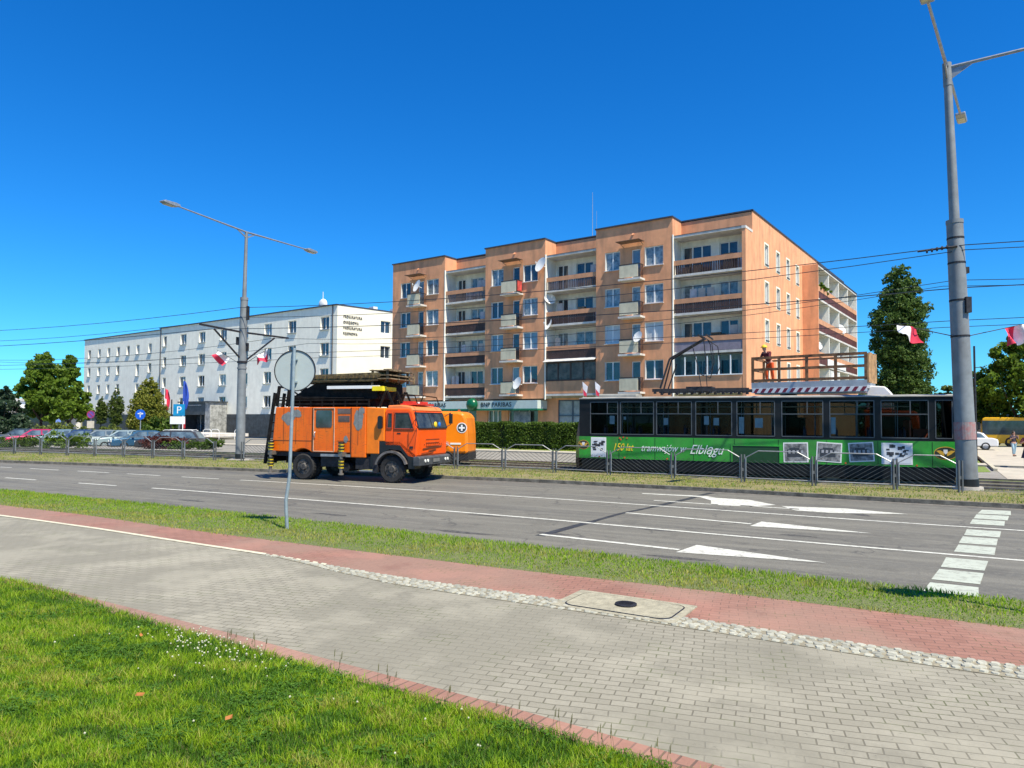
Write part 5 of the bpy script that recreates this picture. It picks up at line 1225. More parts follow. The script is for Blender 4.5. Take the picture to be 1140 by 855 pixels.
m=MB(); m.add([fr_pt(.02,.10),fr_pt(.02,2.36),fr_pt(.95,2.32),fr_pt(.95,.14)],[(0,1,2,3)]); wo=m.build('windscreen',cabglass,TK)
m=MB(); m.tube([fr_pt(.0,.09),fr_pt(0,2.37),fr_pt(.97,2.33),fr_pt(.97,.13),fr_pt(0,.09)],.02,5); m.tube([fr_pt(.0,1.18),fr_pt(.96,1.18)],.02,5); m.build('windscreen_seal',M['black'],wo)
m=MB(); p=fr_pt(.22,1.45); m.sphere((p[0]+.02,p[1],p[2]),.11,n=14,m=8,sx=.4); m.build('helmet',M['yellow'],wo,smooth=True)
m=MB(); p=fr_pt(.22,1.78); m.sphere((p[0]+.02,p[1],p[2]),.10,n=14,m=8,sx=.4); m.build('helmet',mat('helmet_blue',(.02,.15,.50),.3),wo,smooth=True)
m=MB(); m.tube([(.05,.04,1.34),(.07,.04,2.5)],.008,4); m.tube([(.07,.04,1.86),(.98,.04,1.84)],.006,4); m.tube([(.88,.04,1.2),(.98,.04,1.88)],.007,4); m.build('door_seam',MATS['seam_dark'],TK)
m=MB(); m.box(.2,.34,.03,.055,1.72,1.76); m.build('door_handle',M['black'],TK)
# front face grille slots, dents as dark bars, their crease shade put into the colour
m=MB()
for k in range(3): m.box(.995,1.008,.7,1.75,1.52-k*.12,1.54-k*.12)
for k in range(9): m.box(.998,1.01,.55+k*.17,.60+k*.17,1.34,1.37)
m.build('grille',mat('grille_dark_orange',(.32,.05,.01),.6),TK)
m=MB(); m.bar((1.008,.45,1.20),(1.008,1.95,1.27),.012,.03); m.bar((1.006,.9,1.12),(1.006,1.5,1.16),.012,.025); m.bar((1.006,.35,1.04),(1.006,1.3,1.08),.012,.02); m.build('dent_shade',MATS['seam_dark'],TK)
m=MB(); m.prism([(.86,.62),(1.12,.62),(1.14,.9),(1.04,.96),(.86,.94)],-.02,2.5); bo=m.build('bumper',mat('bumper_grey',(.06,.065,.07),.55,var=.3),TK,bevel=.03,fix=True)
for yy in (.38,.58,2.0,2.2):
    m=MB(); m.cyl((1.12,yy,.79),(1.155,yy,.79),.055,n=12); m.build('headlight',mat('headlight_glass',(.80,.80,.74),.15),bo)
m=MB(); m.box(1.135,1.148,1.0,1.5,.72,.84); m.build('number_plate',mat('plate_dim',(.16,.16,.15),.6),bo)
for yy,s_ in ((-.22,-1),(2.62,1)):
    m=MB(); m.tube([(.95,yy-s_*.3,2.35),(1.05,yy,2.5),(1.05,yy,2.05),(.98,yy-s_*.3,1.95)],.014,5); o=m.build('mirror_arm',M['darkmetal'],TK)
    if s_>0: m=MB(); m.box(1.02,1.10,yy-.10,yy+.10,2.08,2.46); m.build('mirror',M['black'],o,bevel=.02)
m=MB(); m.prism(rrect(-.42,2.12,.17,.46,.07),-.10,-.02); m.build('mirror',M['black'],TK)
m=MB(); m.box(.05,.7,.5,1.9,2.74,2.80); m.box(.1,.5,.6,.9,2.80,2.88); m.box(.1,.5,1.4,1.8,2.80,2.88); m.build('beacon_bar',mat('beacon_red',(.60,.04,.02),.4),TK)
m=MB(); m.box(.2,.4,.95,1.35,2.80,2.87); m.build('beacon_sign',M['whitep'],TK)
# roof rack + folded platform
bk=mat('greasy_black',(.012,.010,.009),.75,var=.5,scale=5,spec=.2)
m=MB()
for y in (.1,2.25): m.bar((-4.95,y,2.78),(-.95,y,2.78),.05,.05); m.bar((-4.9,y,2.92),(-.95,y,2.92),.045,.05); m.bar((-4.9,y,3.02),(-1.2,y,3.0),.03,.03)
for k in range(9):
    x=-4.9+k*.49
    for y in (.1,2.25): m.bar((x,y,2.66),(x,y,2.95),.04,.04)
    m.bar((x,.1,2.92),(x,2.25,2.92),.04,.04)
m.build('roof_rack',bk,TK)
m=MB(); m.box(-4.7,-.9,.35,2.0,2.70,2.98)
m.prism([(-4.45,2.98),(-3.3,3.55),(-.75,3.55),(-.70,2.96)],.2,2.1)
for k in range(10): x=-4.4+k*.38; m.bar((x,.3,2.98),(x+.55,.3,3.3),.04,.05); m.bar((x+.5,.32,2.98),(x-.05,.32,3.3),.04,.05)
m.bar((-4.5,.4,3.02),(-1,.25,3.42),.07,.09); m.bar((-4.2,.3,3.38),(-.8,.3,3.02),.07,.09)
m.build('scissor_lift',bk,TK)
m=MB(); m.prism([(-4.0,3.55),(-3.7,3.80),(-3.6,3.84),(-.55,3.90),(-.5,3.76),(-.9,3.58)],.05,2.3); pf=m.build('work_platform',mat('platform_boards',(.16,.12,.05),.85,var=.5,scale=7),TK)
m=MB(); 
for k in range(18): x=-3.6+k*.17; m.box(x,x+.11,.0,.045,3.70,3.80)
m.box(-3.6,-.6,.02,.05,3.60,3.64); m.build('edge_slats',mat('rusty_brown',(.10,.07,.03),.8,var=.4,scale=6),pf)
m=MB(); 
for z in (3.66,3.78,3.95): m.box(-.95,-.15,.05,1.9,z,z+.035)
for y in (.1,.9,1.6,2.1): m.box(-.9,-.83,y,y+.06,3.45,4.0); m.box(-.3,-.23,y,y+.06,3.55,4.0)
m.box(-.7,-.4,.6,1.4,3.98,4.06); m.build('folded_railing',mat('timber_brown',(.22,.16,.09),.8,var=.5,scale=5),pf)
m=MB(); m.box(-2.7,-.55,.02,.12,3.32,3.43); m.build('white_beam',M['whitep'],TK)
m=MB(); m.box(-.80,-.38,.0,.30,3.24,3.40); m.box(-.72,-.45,.3,1.1,3.25,3.39); m.build('yellow_beam',mat('beam_yellow',(.85,.70,.01),.45,var=.06),TK)
m=MB()
for y in (.2,.9,1.6): m.bar((-.6,y,2.66),(-.35,y,3.24),.07,.07); m.bar((-.05,y,2.72),(-.3,y,3.24),.06,.06)
m.tube([(.1,.2,2.75),(.25,.2,3.12),(.8,.2,3.05),(.9,.2,2.78)],.02,5); m.tube([(.1,1.9,2.75),(.25,1.9,3.12),(.8,1.9,3.05),(.9,1.9,2.78)],.02,5); m.tube([(.25,.2,3.12),(.25,1.9,3.12)],.02,5)
m.build('support_frame',bk,TK)
# rear frame and ladder
m=MB()
for y in (.1,.7,1.6,2.25):
    m.bar((-4.95,y,2.7),(-4.85,y,3.45),.09,.09)
m.bar((-4.85,.1,3.42),(-4.85,2.25,3.42),.08,.08); m.bar((-4.85,.1,3.42),(-4.3,.1,3.42),.08,.07); m.bar((-4.35,.1,2.7),(-4.30,.1,3.4),.06,.06)
m.bar((-5.0,.05,3.2),(-5.38,.02,.55),.08,.10); m.bar((-5.0,.6,3.2),(-5.38,.6,.55),.08,.10)
for k in range(7): z=.8+k*.32; x=-5.0-(3.2-z)/2.65*.38; m.bar((x,.05,z),(x,.6,z),.04,.04)
m.box(-5.42,-5.1,.05,2.2,.62,.95)
m.build('rear_ladder',bk,TK)
def outrig(x):
    m=MB(); m.cyl((x,-.16,1.22),(x,-.16,.30),.06,n=12); m.box(x-.09,x+.09,-.22,.1,.9,1.05); m.cyl((x,-.16,.24),(x,-.16,.30),.10,n=12); o=m.build('stabiliser',mat('hydraulic_grey',(.22,.19,.16),.4,.5),TK)
    for zc in (1.22,.62):
        n=6
        m=MB()
        for i in range(n): z=zc-.14+i*.055; m.cyl((x,-.16,z),(x+.0,-.16,z+.055),.10+.02*(i%2),n=10,mi=i%2)
        m.T=Matrix.Identity(4); m.build('striped_sleeve',[M['yellow'],M['black']],o)
outrig(-4.98); outrig(-1.93)

# ------------------------------------------------------------ orange van behind the truck cab (on the track)
VN=thing('rail_van','rounded orange van with a white cross badge behind the truck cab','van',(-7.38,33.3,.12),R(-8))
m=MB(); prof=[(0,.55),(0,2.3),(.15,2.5),(4.95,2.5),(5.2,2.42),(5.34,2.2),(5.40,1.5),(5.42,.55)]; m.prism(prof,0,2.1); m.build('body',mat('van_orange',(.88,.23,.004),.35,var=.06,scale=1),VN,bevel=.12,fix=True)
m=MB(); m.box(.1,5.42,.06,2.04,.25,.6); m.build('chassis',M['darkmetal'],VN)
for x in (1.1,4.4): wheel(VN,x,.0,.36,.36,.22); wheel(VN,x,1.88,.36,.36,.22)
m=MB(); m.cyl((5.14,-.012,1.75),(5.14,-.004,1.75),.24,n=24,mi=0); m.cyl((5.14,-.016,1.75),(5.14,-.012,1.75),.20,n=24,mi=1); 
m.box(5.10,5.18,-.024,-.017,1.61,1.89,2); m.box(5.00,5.28,-.0235,-.017,1.71,1.79,2); m.build('badge',[M['frame'],mat('badge_dark',(.04,.05,.06),.4),M['frame']],VN)
m=MB(); m.box(4.6,5.1,-.02,0,.98,1.06); m.build('marker_strip',M['whitep'],VN)
m=MB(); m.cyl((4.45,-.03,1.02),(4.45,0,1.02),.10,n=12); m.build('tail_lamp',mat('lamp_pink',(.75,.30,.22),.3),VN)
m=MB(); m.box(1.0,3.0,-.01,0,1.5,2.2); m.build('window',cabglass,VN)
m=MB(); m.box(4.9,5.0,.2,.3,2.5,2.58); m.build('roof_lamp',MATS['marker_orange'],VN)

# ------------------------------------------------------------ tower truck with raised platform behind the tram
TW_=thing('tower_truck','orange tower truck behind the tram carrying a raised railed platform','truck',(8.9,30.9,.12),R(-31))
m=MB(); m.box(0,7.6,0,2.2,.55,.8); m.box(.2,5.4,.05,2.15,.8,1.25); m.build('chassis',M['darkmetal'],TW_)
m=MB(); m.prism([(5.75,.7),(7.75,.7),(7.8,1.6),(7.55,2.55),(5.75,2.6)],.05,2.15); m.build('cab',org2,TW_,bevel=.06,fix=True)
m=MB(); m.prism([(6.1,1.6),(7.5,1.6),(7.35,2.35),(6.1,2.35)],.03,.048); m.build('side_window',cabglass,TW_)
for x in (1.3,6.6): wheel(TW_,x,.0,.45,.45,.26); wheel(TW_,x,1.94,.45,.45,.26)
m=MB(); m.prism([(5.85,2.62),(5.85,3.40),(6.0,3.56),(6.5,3.52),(6.72,3.25),(6.75,2.62)],.3,1.7); m.build('roof_fairing',M['whitep'],TW_,bevel=.04,fix=True)
m=MB(); m.box(2.2,3.4,.7,1.5,1.25,2.3); m.box(2.5,3.1,.85,1.35,2.3,3.45); m.build('lifting_mast',bk,TW_)
pt=Matrix.Translation((0,0,0))
D=Vector((10.3,30.55,0)); inv=(Matrix.Translation((8.9,30.9,.12))@Matrix.Rotation(R(-31),4,'Z')).inverted(); PT=inv@Matrix.Translation((10.3,30.5,0))@Matrix.Rotation(R(-38),4,'Z')
pL=4.55; pd=1.5; z0=3.45; z1=3.90
m=MB(); m.T=PT; m.box(0,pL,0,pd,z0+.12,z1); m.box(.1,pL-.1,.1,pd-.1,z0-.05,z0+.12); pf=m.build('work_platform',mat('platform_grey',(.36,.40,.44),.6,var=.1,scale=3),TW_)
m=MB(); m.T=PT; m.box(0,pL,-.012,-.002,z0+.0,z0+.2,0); 
for k in range(15): x=.08+k*.30; m.add([(x,-.016,z0+.01),(x+.15,-.016,z0+.01),(x+.27,-.016,z0+.19),(x+.12,-.016,z0+.19)],[(0,1,2,3)],1)
m.build('warning_stripes',[M['whitep'],mat('stripe_maroon',(.22,.015,.04),.5)],pf)
m=MB(); m.T=PT; rh=1.04
for k in range(5): x=.05+k*(pL-.1)/4; m.box(x-.055,x+.055,.0,.07,z1,z1+rh)
for x in (.05,pL-.05): m.box(x-.05,x+.05,pd-.06,pd,z1,z1+rh)
for k in ():pass
for z in (z1+.03,z1+.5,z1+rh-.05):
    m.box(0,pL,.005,.055,z,z+.11); m.box(.005,.055,.06,pd,z,z+.10)
m.box(0,pL,pd-.055,pd-.005,z1+rh-.05,z1+rh+.02)
m.build('railing',M['wood'],pf)
m=MB(); m.T=PT
for k in range(6): y=.0+k*.25; m.box(pL+.0,pL+.06,y,y+.21,z1-.1,z1+rh+(.05 if k%3 else .0))
m.build('end_boards',mat('pale_boards',(.42,.25,.11),.8,var=.25,scale=4),pf)
# ------------------------------------------------------------ people
def skin_mesh(name,verts,edges,radii,m,parent,sub=2):
    me=bpy.data.meshes.new(name); me.from_pydata(verts,edges,[]); o=bpy.data.objects.new(name,me); COL.objects.link(o)
    md=o.modifiers.new('skin','SKIN'); md.use_smooth_shade=True
    for i,r in enumerate(radii):
        rr4=r if isinstance(r,tuple) else (r,r); me.skin_vertices[0].data[i].radius=rr4
    me.skin_vertices[0].data[0].use_root=True
    s=o.modifiers.new('sub','SUBSURF'); s.levels=sub; s.render_levels=sub
    dg=bpy.context.evaluated_depsgraph_get(); nm=bpy.data.meshes.new_from_object(o.evaluated_get(dg)); bpy.data.objects.remove(o)
    nm.materials.clear(); nm.materials.append(m); ob=bpy.data.objects.new(name,nm); COL.objects.link(ob); ob.parent=parent; return ob
def person(label,loc,rotz,h=1.7,bend=0.,shirt=None,trousers=None,skirt=None,hair='short',helmet=None,arms='down',stride=.1,bare_legs=False,fem=False,group=None):
    t=thing('person',label,'person',loc,rotz,group); k=h/1.7
    b=bend
    pel=Vector((0,0,.90)); sp=pel+Vector((0,-.22*math.sin(b),.22*math.cos(b))); ch=pel+Vector((0,-.42*math.sin(b),.42*math.cos(b))); nk=pel+Vector((0,-.56*math.sin(b),.56*math.cos(b))); hd_=nk+Vector((0,-.03-.06*math.sin(b),.10)); ht=hd_+Vector((0,-.02,.13))
    sw=.165 if fem else .19
    shl=ch+Vector((-sw,0,.07)); shr=ch+Vector((sw,0,.07))
    if arms=='down': el=[shl+Vector((-.05,.02,-.27)),shr+Vector((.05,.02,-.27))]; ha=[el[0]+Vector((.0,-.08,-.24)),el[1]+Vector((0,-.08,-.24))]
    elif arms=='front': el=[shl+Vector((-.04,-.10,-.24)),shr+Vector((.04,-.10,-.24))]; ha=[el[0]+Vector((.10,-.22,.02)),el[1]+Vector((-.10,-.22,-.02))]
    else: el=[shl+Vector((-.10,-.05,-.22)),shr+Vector((.14,-.02,-.20))]; ha=[el[0]+Vector((.14,-.18,.10)),el[1]+Vector((-.10,-.14,.18))]
    hp=[pel+Vector((-.09,0,-.04)),pel+Vector((.09,0,-.04))]; kn=[Vector((-.10,-stride,.49)),Vector((.10,stride*.4,.49))]; an=[Vector((-.10,-stride*.9,.09)),Vector((.10,stride*1.1,.10))]; to=[an[0]+Vector((-.01,-.16,-.05)),an[1]+Vector((.01,-.16,-.05))]
    V=[pel,sp,ch,nk,hd_,ht,shl,el[0],ha[0],shr,el[1],ha[1],hp[0],kn[0],an[0],to[0],hp[1],kn[1],an[1],to[1]]
    E=[(0,1),(1,2),(2,3),(3,4),(4,5),(2,6),(6,7),(7,8),(2,9),(9,10),(10,11),(0,12),(12,13),(13,14),(14,15),(0,16),(16,17),(17,18),(18,19)]
    r=[(.12,.10),(.115,.09),(.125,.10),.052,(.082,.095),(.075,.085),.055,.04,.03,.055,.04,.03,.085,.058,.04,.035,.085,.058,.04,.035]
    skin_mesh('body',[tuple(v*k) for v in V],E,[tuple(x*k for x in q) if isinstance(q,tuple) else q*k for q in r],M['skin'],t)
    # hands with fingers
    for s_,(e_,h_) in enumerate(zip(el,ha)):
        d=(h_-e_).normalized(); m=MB(); side_=d.cross(Vector((0,0,1))); side_=side_.normalized() if side_.length>.1 else Vector((1,0,0))
        m.bar(h_*k,(h_+d*.08)*k,.075*k,.03*k)
        for q,l in enumerate((.06,.07,.065,.05)): a=h_+d*.08+side_*(.027-.018*q); m.cyl(a*k,(a+d*l+Vector((0,0,-.02)))*k,.009*k,n=5)
        a=h_+d*.03+side_*.035; m.cyl(a*k,(a+d*.04+side_*.03)*k,.010*k,n=5); m.build('hand',M['skin'],t)
    # face
    m=MB(); c=hd_*k
    for sx_ in (-.03,.03): m.sphere((c.x+sx_*k,c.y-.088*k,c.z+.055*k),.011*k,n=6,m=5)
    m.build('eyes',M['black'],t); m=MB(); m.cyl((c.x,c.y-.085*k,c.z+.05*k),(c.x,c.y-.112*k,c.z+.015*k),.008*k,.016*k,n=6); m.bar((c.x-.025*k,c.y-.087*k,c.z-.02*k),(c.x+.025*k,c.y-.087*k,c.z-.02*k),.008*k,.01*k); m.build('face',mat('lips',(.38,.15,.12),.6),t)
    if shirt:
        vs=[pel+Vector((0,0,.03)),sp,ch,nk-Vector((0,0,.05)),shl,el[0],el[0].lerp(ha[0],.15 if not helmet else .8),shr,el[1],el[1].lerp(ha[1],.15 if not helmet else .8)]
        skin_mesh('shirt',[tuple(v*k) for v in vs],[(0,1),(1,2),(2,3),(2,4),(4,5),(5,6),(2,7),(7,8),(8,9)],[tuple(q*k for q in w_) for w_ in ((.145,.12),(.138,.112),(.15,.122),(.075,.07),(.072,.072),(.055,.055),(.047,.047),(.072,.072),(.055,.055),(.047,.047))],shirt,t)
    if trousers:
        vs=[pel+Vector((0,0,.06)),hp[0],kn[0],an[0]+Vector((0,0,.03)),hp[1],kn[1],an[1]+Vector((0,0,.03))]
        skin_mesh('trousers',[tuple(v*k) for v in vs],[(0,1),(1,2),(2,3),(0,4),(4,5),(5,6)],[tuple(q*k for q in w_) for w_ in ((.14,.12),(.105,.105),(.078,.08),(.06,.062),(.105,.105),(.078,.08),(.06,.062))],trousers,t)
    if skirt:
        m=MB(); n=20; prof=[(.14,.98),(.17,.85),(.22,.66),(.27,.48)]; vs=[];fs=[]
        for a,z in prof: vs+=[(a*math.cos(2*math.pi*i/n)*(1+.06*math.cos(6*i))*k,a*.8*math.sin(2*math.pi*i/n)*k,z*k) for i in range(n)]
        for j in range(3): fs+=[(j*n+i,j*n+(i+1)%n,(j+1)*n+(i+1)%n,(j+1)*n+i) for i in range(n)]
        m.add(vs,fs); m.build('skirt',skirt,t,smooth=True)
    for a in to:
        m=MB(); m.sphere(((a.x)*k,(a.y+.07)*k,.035*k),.12*k,sx=.42,sy=1.15,sz=.42,n=10,m=6); m.build('shoe',mat('shoe_dark',(.03,.03,.03),.6),t,smooth=True)
    hc=(hd_+Vector((0,.012,.075)))*k
    if helmet:
        m=MB(); m.sphere((hc.x,hc.y-.01,hc.z+.01),.125*k,n=16,m=10,sz=.95,zmin=-.1); m.cyl((hc.x,hc.y-.03,hc.z-.0),(hc.x,hc.y-.03,hc.z+.015),.145*k,.14*k,n=18); m.build('helmet',helmet,t,smooth=True)
    else:
        m=MB(); m.sphere((hc.x,hc.y+.012,hc.z+.012),.105*k,n=14,m=10,sz=1.05); 
        if hair=='long': m.sphere((hc.x,hc.y+.06,hc.z-.13),.10*k,sx=.95,sy=.6,sz=1.6,n=12,m=8)
        m.build('hair',M['hair'],t,smooth=True)
    return t
wp=Matrix.Translation((10.3,30.5,0))@Matrix.Rotation(R(-38),4,'Z')@Vector((.55,.75,z1))
person('worker in yellow helmet, dark red shirt and orange trousers bending on the raised platform',tuple(wp),R(-60),1.68,.55,mat('maroon_shirt',(.13,.012,.02),.8,var=.2,scale=6),mat('work_orange',(.72,.09,.012),.8,var=.15,scale=5),helmet=M['yellow'],arms='front',stride=.08)
person('woman in dark top and light blue jeans holding her bag, walking toward the fence',(32.2,45.6,.13),R(-5),1.58,0,mat('dark_top',(.04,.03,.05),.8,var=.3),mat('light_jeans',(.28,.42,.50),.8,var=.1),hair='long',arms='bag',fem=True,stride=.12)
person('woman in a dark navy skirt and top at the very right edge of the photo',(24.15,33.3,.13),R(-30),1.68,0,mat('dark_red_top',(.12,.02,.03),.8),None,skirt=mat('navy_skirt',(.012,.015,.05),.8),hair='long',arms='bag',fem=True,stride=.1)

# ------------------------------------------------------------ cars
glasscar=glass_mat('car_glass',(.015,.025,.035),(.14,.20,.24),scale=1.5,rough=.04)
def car(label,loc,rotz,c,estate=False,rails=False,L=4.3,h=1.45,metal=.3):
    t=thing('parked_car',label,'car',loc,rotz,'cars parked in the row before the white building'); W_=1.74
    pm=mat('car_paint_%d_%d_%d'%tuple(int(x*255) for x in c),c,.28,metal,var=.03)
    low=[(0,.30),(.02,.62),(.12,.80),(1.0,.92),(L-.35,.95),(L-.04,.85),(L,.60),(L-.02,.30)]
    m=MB(); m.prism(low,0,W_); m.build('body',pm,t,bevel=.07,fix=True)
    xr=L-.15 if estate else L-.75
    cab=[(1.0,.92),(1.70,h-.05),(1.95,h),(xr-.55,h),(xr-.2,h-.1),(xr+.12,.93)]
    m=MB(); y0,y1=.10,W_-.10; yi,yj=.24,W_-.24
    def cp(i,y,yt): a,b=cab[i]; return (a,yt if b>1.2 else y,b)
    vs=[cp(i,y0,yi) for i in range(6)]+[cp(i,y1,yj) for i in range(6)]
    m.add(vs,[(1,2,3,4,10,9,8,7)][:0]+[(1,2,8,7),(2,3,9,8),(3,4,10,9)]); m.add(vs,[(0,1,2,3,4,5),(11,10,9,8,7,6)]); m.build('roof',pm,t)
    m=MB(); m.add([vs[0],vs[1],vs[7],vs[6]],[(3,2,1,0)]); m.build('windscreen',glasscar,t)
    m=MB(); m.add([vs[4],vs[5],vs[11],vs[10]],[(0,1,2,3)]); m.build('rear_window',glasscar,t)
    for y,yt,dy in ((y0,yi,-.008),(y1,yj,.008)):
        def sp_(x,z): f=(z-.92)/(h-.92); return (x,y+(yt-y)*f+dy,z)
        xm=2.45; m=MB(); m.add([sp_(1.20,.97),sp_(xm-.05,.97),sp_(xm-.05,h-.09),sp_(1.82,h-.09)],[(0,1,2,3)]); m.add([sp_(xm+.05,.97),sp_(xr-.1,.97),sp_(xr-.4,h-.12),sp_(xr-.6,h-.09),sp_(xm+.05,h-.09)],[(0,1,2,3,4)]); m.build('side_window',glasscar,t)
    for x in (.85,L-.85):
        wheel(t,x,-.02,.31,.31,.2,hub=mat('alloy',(.4,.4,.42),.35,.6)); wheel(t,x,W_-.18,.31,.31,.2,hub=MATS['alloy'])
    m=MB(); m.box(-.01,.04,.15,.5,.60,.74); m.box(-.01,.04,W_-.5,W_-.15,.60,.74); m.build('headlight',MATS['headlight_glass'],t)
    m=MB(); m.box(-.015,.02,.6,W_-.6,.36,.48); m.build('number_plate',M['frame'],t)
    if rails:
        m=MB(); m.tube([(1.9,yi+.03,h+.01),(2.0,yi+.03,h+.06),(xr-.5,yi+.03,h+.06),(xr-.35,yi+.03,h-.02)],.02,6); m.tube([(1.9,yj-.03,h+.01),(2.0,yj-.03,h+.06),(xr-.5,yj-.03,h+.06),(xr-.35,yj-.03,h-.02)],.02,6); m.build('roof_rail',M['frame'],t)
    for y in (-.12,W_): 
        m=MB(); m.box(1.35,1.5,y,y+.12,.95,1.08); m.build('mirror',pm,t)
    return t
def carpos(px,Y): return ((px-570)/790*Y,Y,-.14)
cars=[(2,57,(.03,.045,.06),'dark blue-black parked car at the far left edge of the row'),(20,55.6,(.45,.02,.10),'magenta red parked car with sloping windscreen'),(44,54.8,(.16,.24,.28),'silver blue parked car between the red car and the navy one'),
 (68,54.2,(.02,.05,.14),'navy blue parked car fourth from the left'),(92,53.6,(.20,.24,.25),'grey parked car behind the bright green shrub'),(117,52.9,(.30,.38,.38),'pale silver parked car right of the bright green shrub'),(139,52.2,(.03,.10,.18),'petrol blue parked car beside the dark estate car')]
for px,Y,c,lb in cars: car(lb,carpos(px-14,Y),R(38),c)
car('dark estate car with silver roof rails at the right end of the parked row',carpos(150,51.3),R(8),(.05,.05,.055),True,True,4.5,1.47)
car('white parked car between the thick pole and the yellow bus',(34.2,57.5,.13),R(-30),(.75,.76,.76),h=1.42,metal=0)

# yellow bus
BS=thing('city_bus','yellow city bus with dark window band and green panel at the right edge','bus',(43.9,66.5,.05),R(-34))
m=MB(); m.prism([(0,.35),(0,1.2),(.12,2.6),(.3,2.75),(11.8,2.75),(12,2.6),(12,.35)],0,2.5); m.build('body',mat('bus_yellow',(.75,.42,.01),.35,var=.05),BS,bevel=.08,fix=True)
m=MB(); m.box(.12,11.8,-.012,-.002,1.15,2.45); m.build('window_band',M['pane_dark'],BS)
m=MB(); m.box(4.0,11.9,-.010,-.002,.40,1.12); m.build('green_panel',mat('bus_green',(.03,.12,.05),.4),BS)
m=MB(); m.add([(.04,.15,1.2),(.04,2.35,1.2),(.10,2.35,2.6),(.10,.15,2.6)],[(0,1,2,3)]); 
for i in range(len(m.v)): m.v[i]=(m.v[i][0]-.06,)+m.v[i][1:]
m.build('windscreen',M['pane_dark'],BS)
for x in (2.3,8.6): wheel(BS,x,-.02,.48,.48,.28); wheel(BS,x,2.24,.48,.48,.28)
m=MB(); m.box(5.4,6.6,.6,1.9,2.76,3.1); m.build('roof_unit',mat('unit_red',(.35,.05,.05),.5),BS)
m=MB(); m.box(-.25,-.05,-.35,-.15,1.6,2.3); m.build('mirror',M['black'],BS)
# white delivery van far right
DV=thing('delivery_van','white tall delivery van between the thick pole and the trees','van',(45.0,72.5,.12),R(-70))
m=MB(); m.prism([(0,.4),(0,1.2),(.9,1.5),(1.5,2.9),(5.5,3.0),(5.6,.4)],0,2.0); m.build('body',M['whitep'],DV,bevel=.1,fix=True)
m=MB(); m.prism([(.98,1.55),(1.5,2.5),(2.3,2.5),(2.3,1.55)],-.01,-.002); m.build('side_window',M['pane_dark'],DV)
for x in (1.0,4.5): wheel(DV,x,-.02,.36,.36,.22); wheel(DV,x,1.8,.36,.36,.22)

# ------------------------------------------------------------ street signs, flags in the back
def postsign(name,label,px,Y,h,zc,shape,face,extra=None,poster=None):
    t=thing(name,label,'sign',((px-570)/790*Y,Y,.18)); m=MB(); m.cyl((0,0,-.1),(0,0,h),.035,n=8); m.build('post',M['metal'],t)
    m=MB()
    rr={'small_blue_sign':.27,'no_parking_sign':.33}.get(name,.40)
    if shape=='round': m.cyl((0,-.05,zc),(0,-.07,zc),rr,n=28)
    else: a,b=shape; m.box(-a/2,a/2,-.07,-.05,zc-b/2,zc+b/2)
    p=m.build('plate',face,t); return t,p
blue=mat('sign_blue',(.01,.10,.55),.35,var=.03)
t,p=postsign('arrow_sign','round blue sign with white arrow and dots on a thin pole before the golden conifer',157,56,2.75,2.35,'round',blue)
m=MB(); m.bar((-.2,-.08,2.42),(.12,-.08,2.42),.01,.07); m.bar((.0,-.08,2.55),(.0,-.08,2.12),.01,.06); m.add([(.1,-.085,2.52),(.26,-.085,2.42),(.1,-.085,2.32)],[(0,1,2)]); m.build('arrow',M['frame'],p)
t,p=postsign('parking_sign','square blue parking sign reading P above a white plate',200,58,3.1,2.75,(.95,.95),mat('sign_cyan',(.01,.25,.50),.35)); text('P',.85,M['frame'],p,(-.22,-.08,2.46),name='lettering',extrude=.004)
m=MB(); m.box(-.72,.5,-.07,-.05,1.6,2.22); m.build('plate',M['frame'],t); m=MB(); m.cyl((-.65,0,-.1),(-.65,0,3.6),.05,n=8); m.build('post',M['darkmetal'],t)
t,p=postsign('no_parking_sign','round purple blue sign with red ring on a post by the yellow green shrub',102,60,2.6,2.35,'round',mat('sign_violet',(.16,.08,.36),.4))
m=MB(); n=28
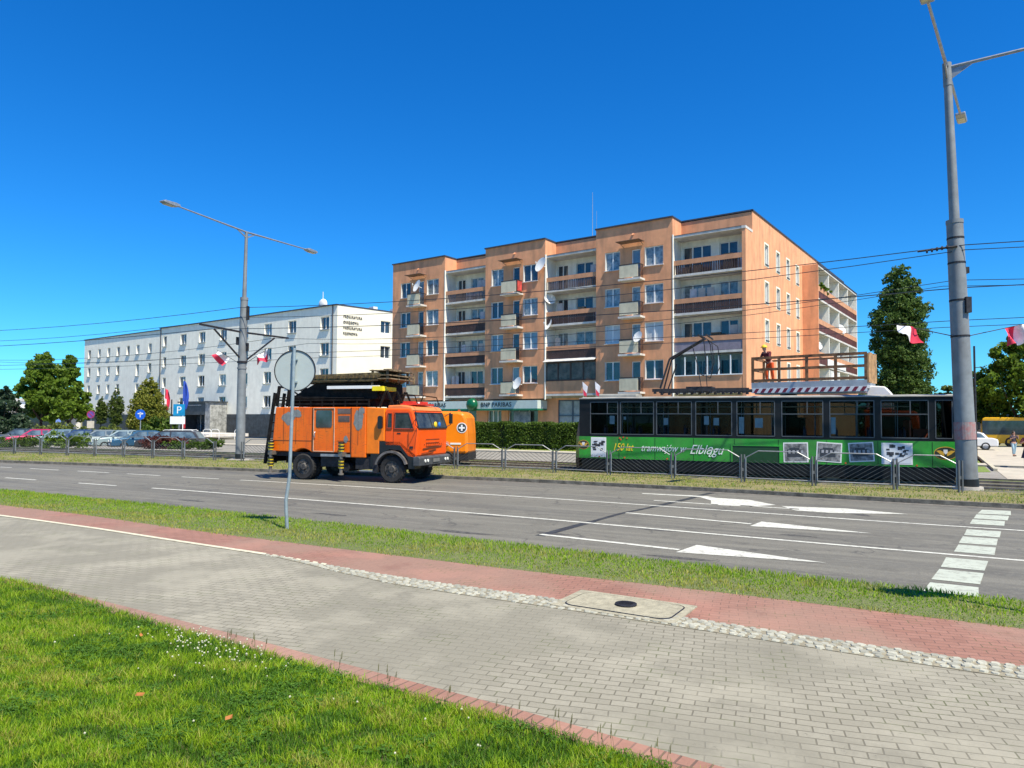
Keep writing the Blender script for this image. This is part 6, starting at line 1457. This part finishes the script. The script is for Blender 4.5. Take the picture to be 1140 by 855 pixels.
for i in range(n):
    a0,a1=2*math.pi*i/n,2*math.pi*(i+1)/n; m.bar((.30*math.cos(a0),-.08,2.35+.30*math.sin(a0)),(.30*math.cos(a1),-.08,2.35+.30*math.sin(a1)),.02,.05)
m.bar((-.2,-.08,2.55),(.2,-.08,2.15),.02,.05); m.build('ring',mat('sign_dull_red',(.40,.03,.08),.5),p)
m=MB(); m.box(-.3,.3,-.07,-.05,1.2,1.8); m.build('plate',mat('plate_cream',(.6,.55,.42),.5),t)
t,p=postsign('small_blue_sign','small round pale blue sign on a post under the far left trees',66,72,2.0,1.65,'round',mat('sign_pale_blue',(.18,.28,.65),.4))
def bigflag(name,label,px,Y,zt,hw,hh,mats,split,seed):
    t=thing(name,label,'flag',((px-570)/790*Y,Y,.15)); m=MB(); m.cyl((0,0,0),(0,0,zt+.1),.05,.035,n=8); m.build('flagpole',M['frame'],t)
    nx,ny=8,12; vs=[];fs=[];mi=[]
    for j in range(ny+1):
        for i in range(nx+1):
            u=i/nx;v=j/ny; vs.append((u*hw*(.35+.65*math.sin(math.pi*(.12+.8*v))),.12*math.sin(u*9+v*3+seed),zt-v*hh-.25*u))
    for j in range(ny):
        for i in range(nx): fs.append((j*(nx+1)+i,j*(nx+1)+i+1,(j+1)*(nx+1)+i+1,(j+1)*(nx+1)+i)); mi.append(0 if not split else (0 if i<nx*.35 and j>ny*.45 else 1))
    m=MB(); m.v=vs;m.f=fs;m.mi=mi; m.build('cloth',mats,t,smooth=True)
bigflag('flag','hanging white and red flag on a white pole beside the golden conifer',183,70,5.1,.62,2.0,[MATS['flag_white'],MATS['flag_red']],True,1)
bigflag('flag','hanging dark blue flag on a white pole in front of the white building',204,69,5.8,.5,2.6,[mat('flag_blue',(.02,.07,.42),.8,var=.1)],False,3)
for px,Y,lb in ((227,73,'first thin white post left of the entrance'),(236,73,'middle thin white post before the entrance'),(262,73,'thin white bent post right of the entrance')):
    t=thing('bike_stand',lb,'bike stand',((px-570)/790*Y,Y,.15)); m=MB(); m.tube([(0,0,0),(0,0,.85),(.15,0,1.0),(.65,0,1.0),(.8,0,.85),(.8,0,0)],.03,8); m.build('tube',M['frame'],t)
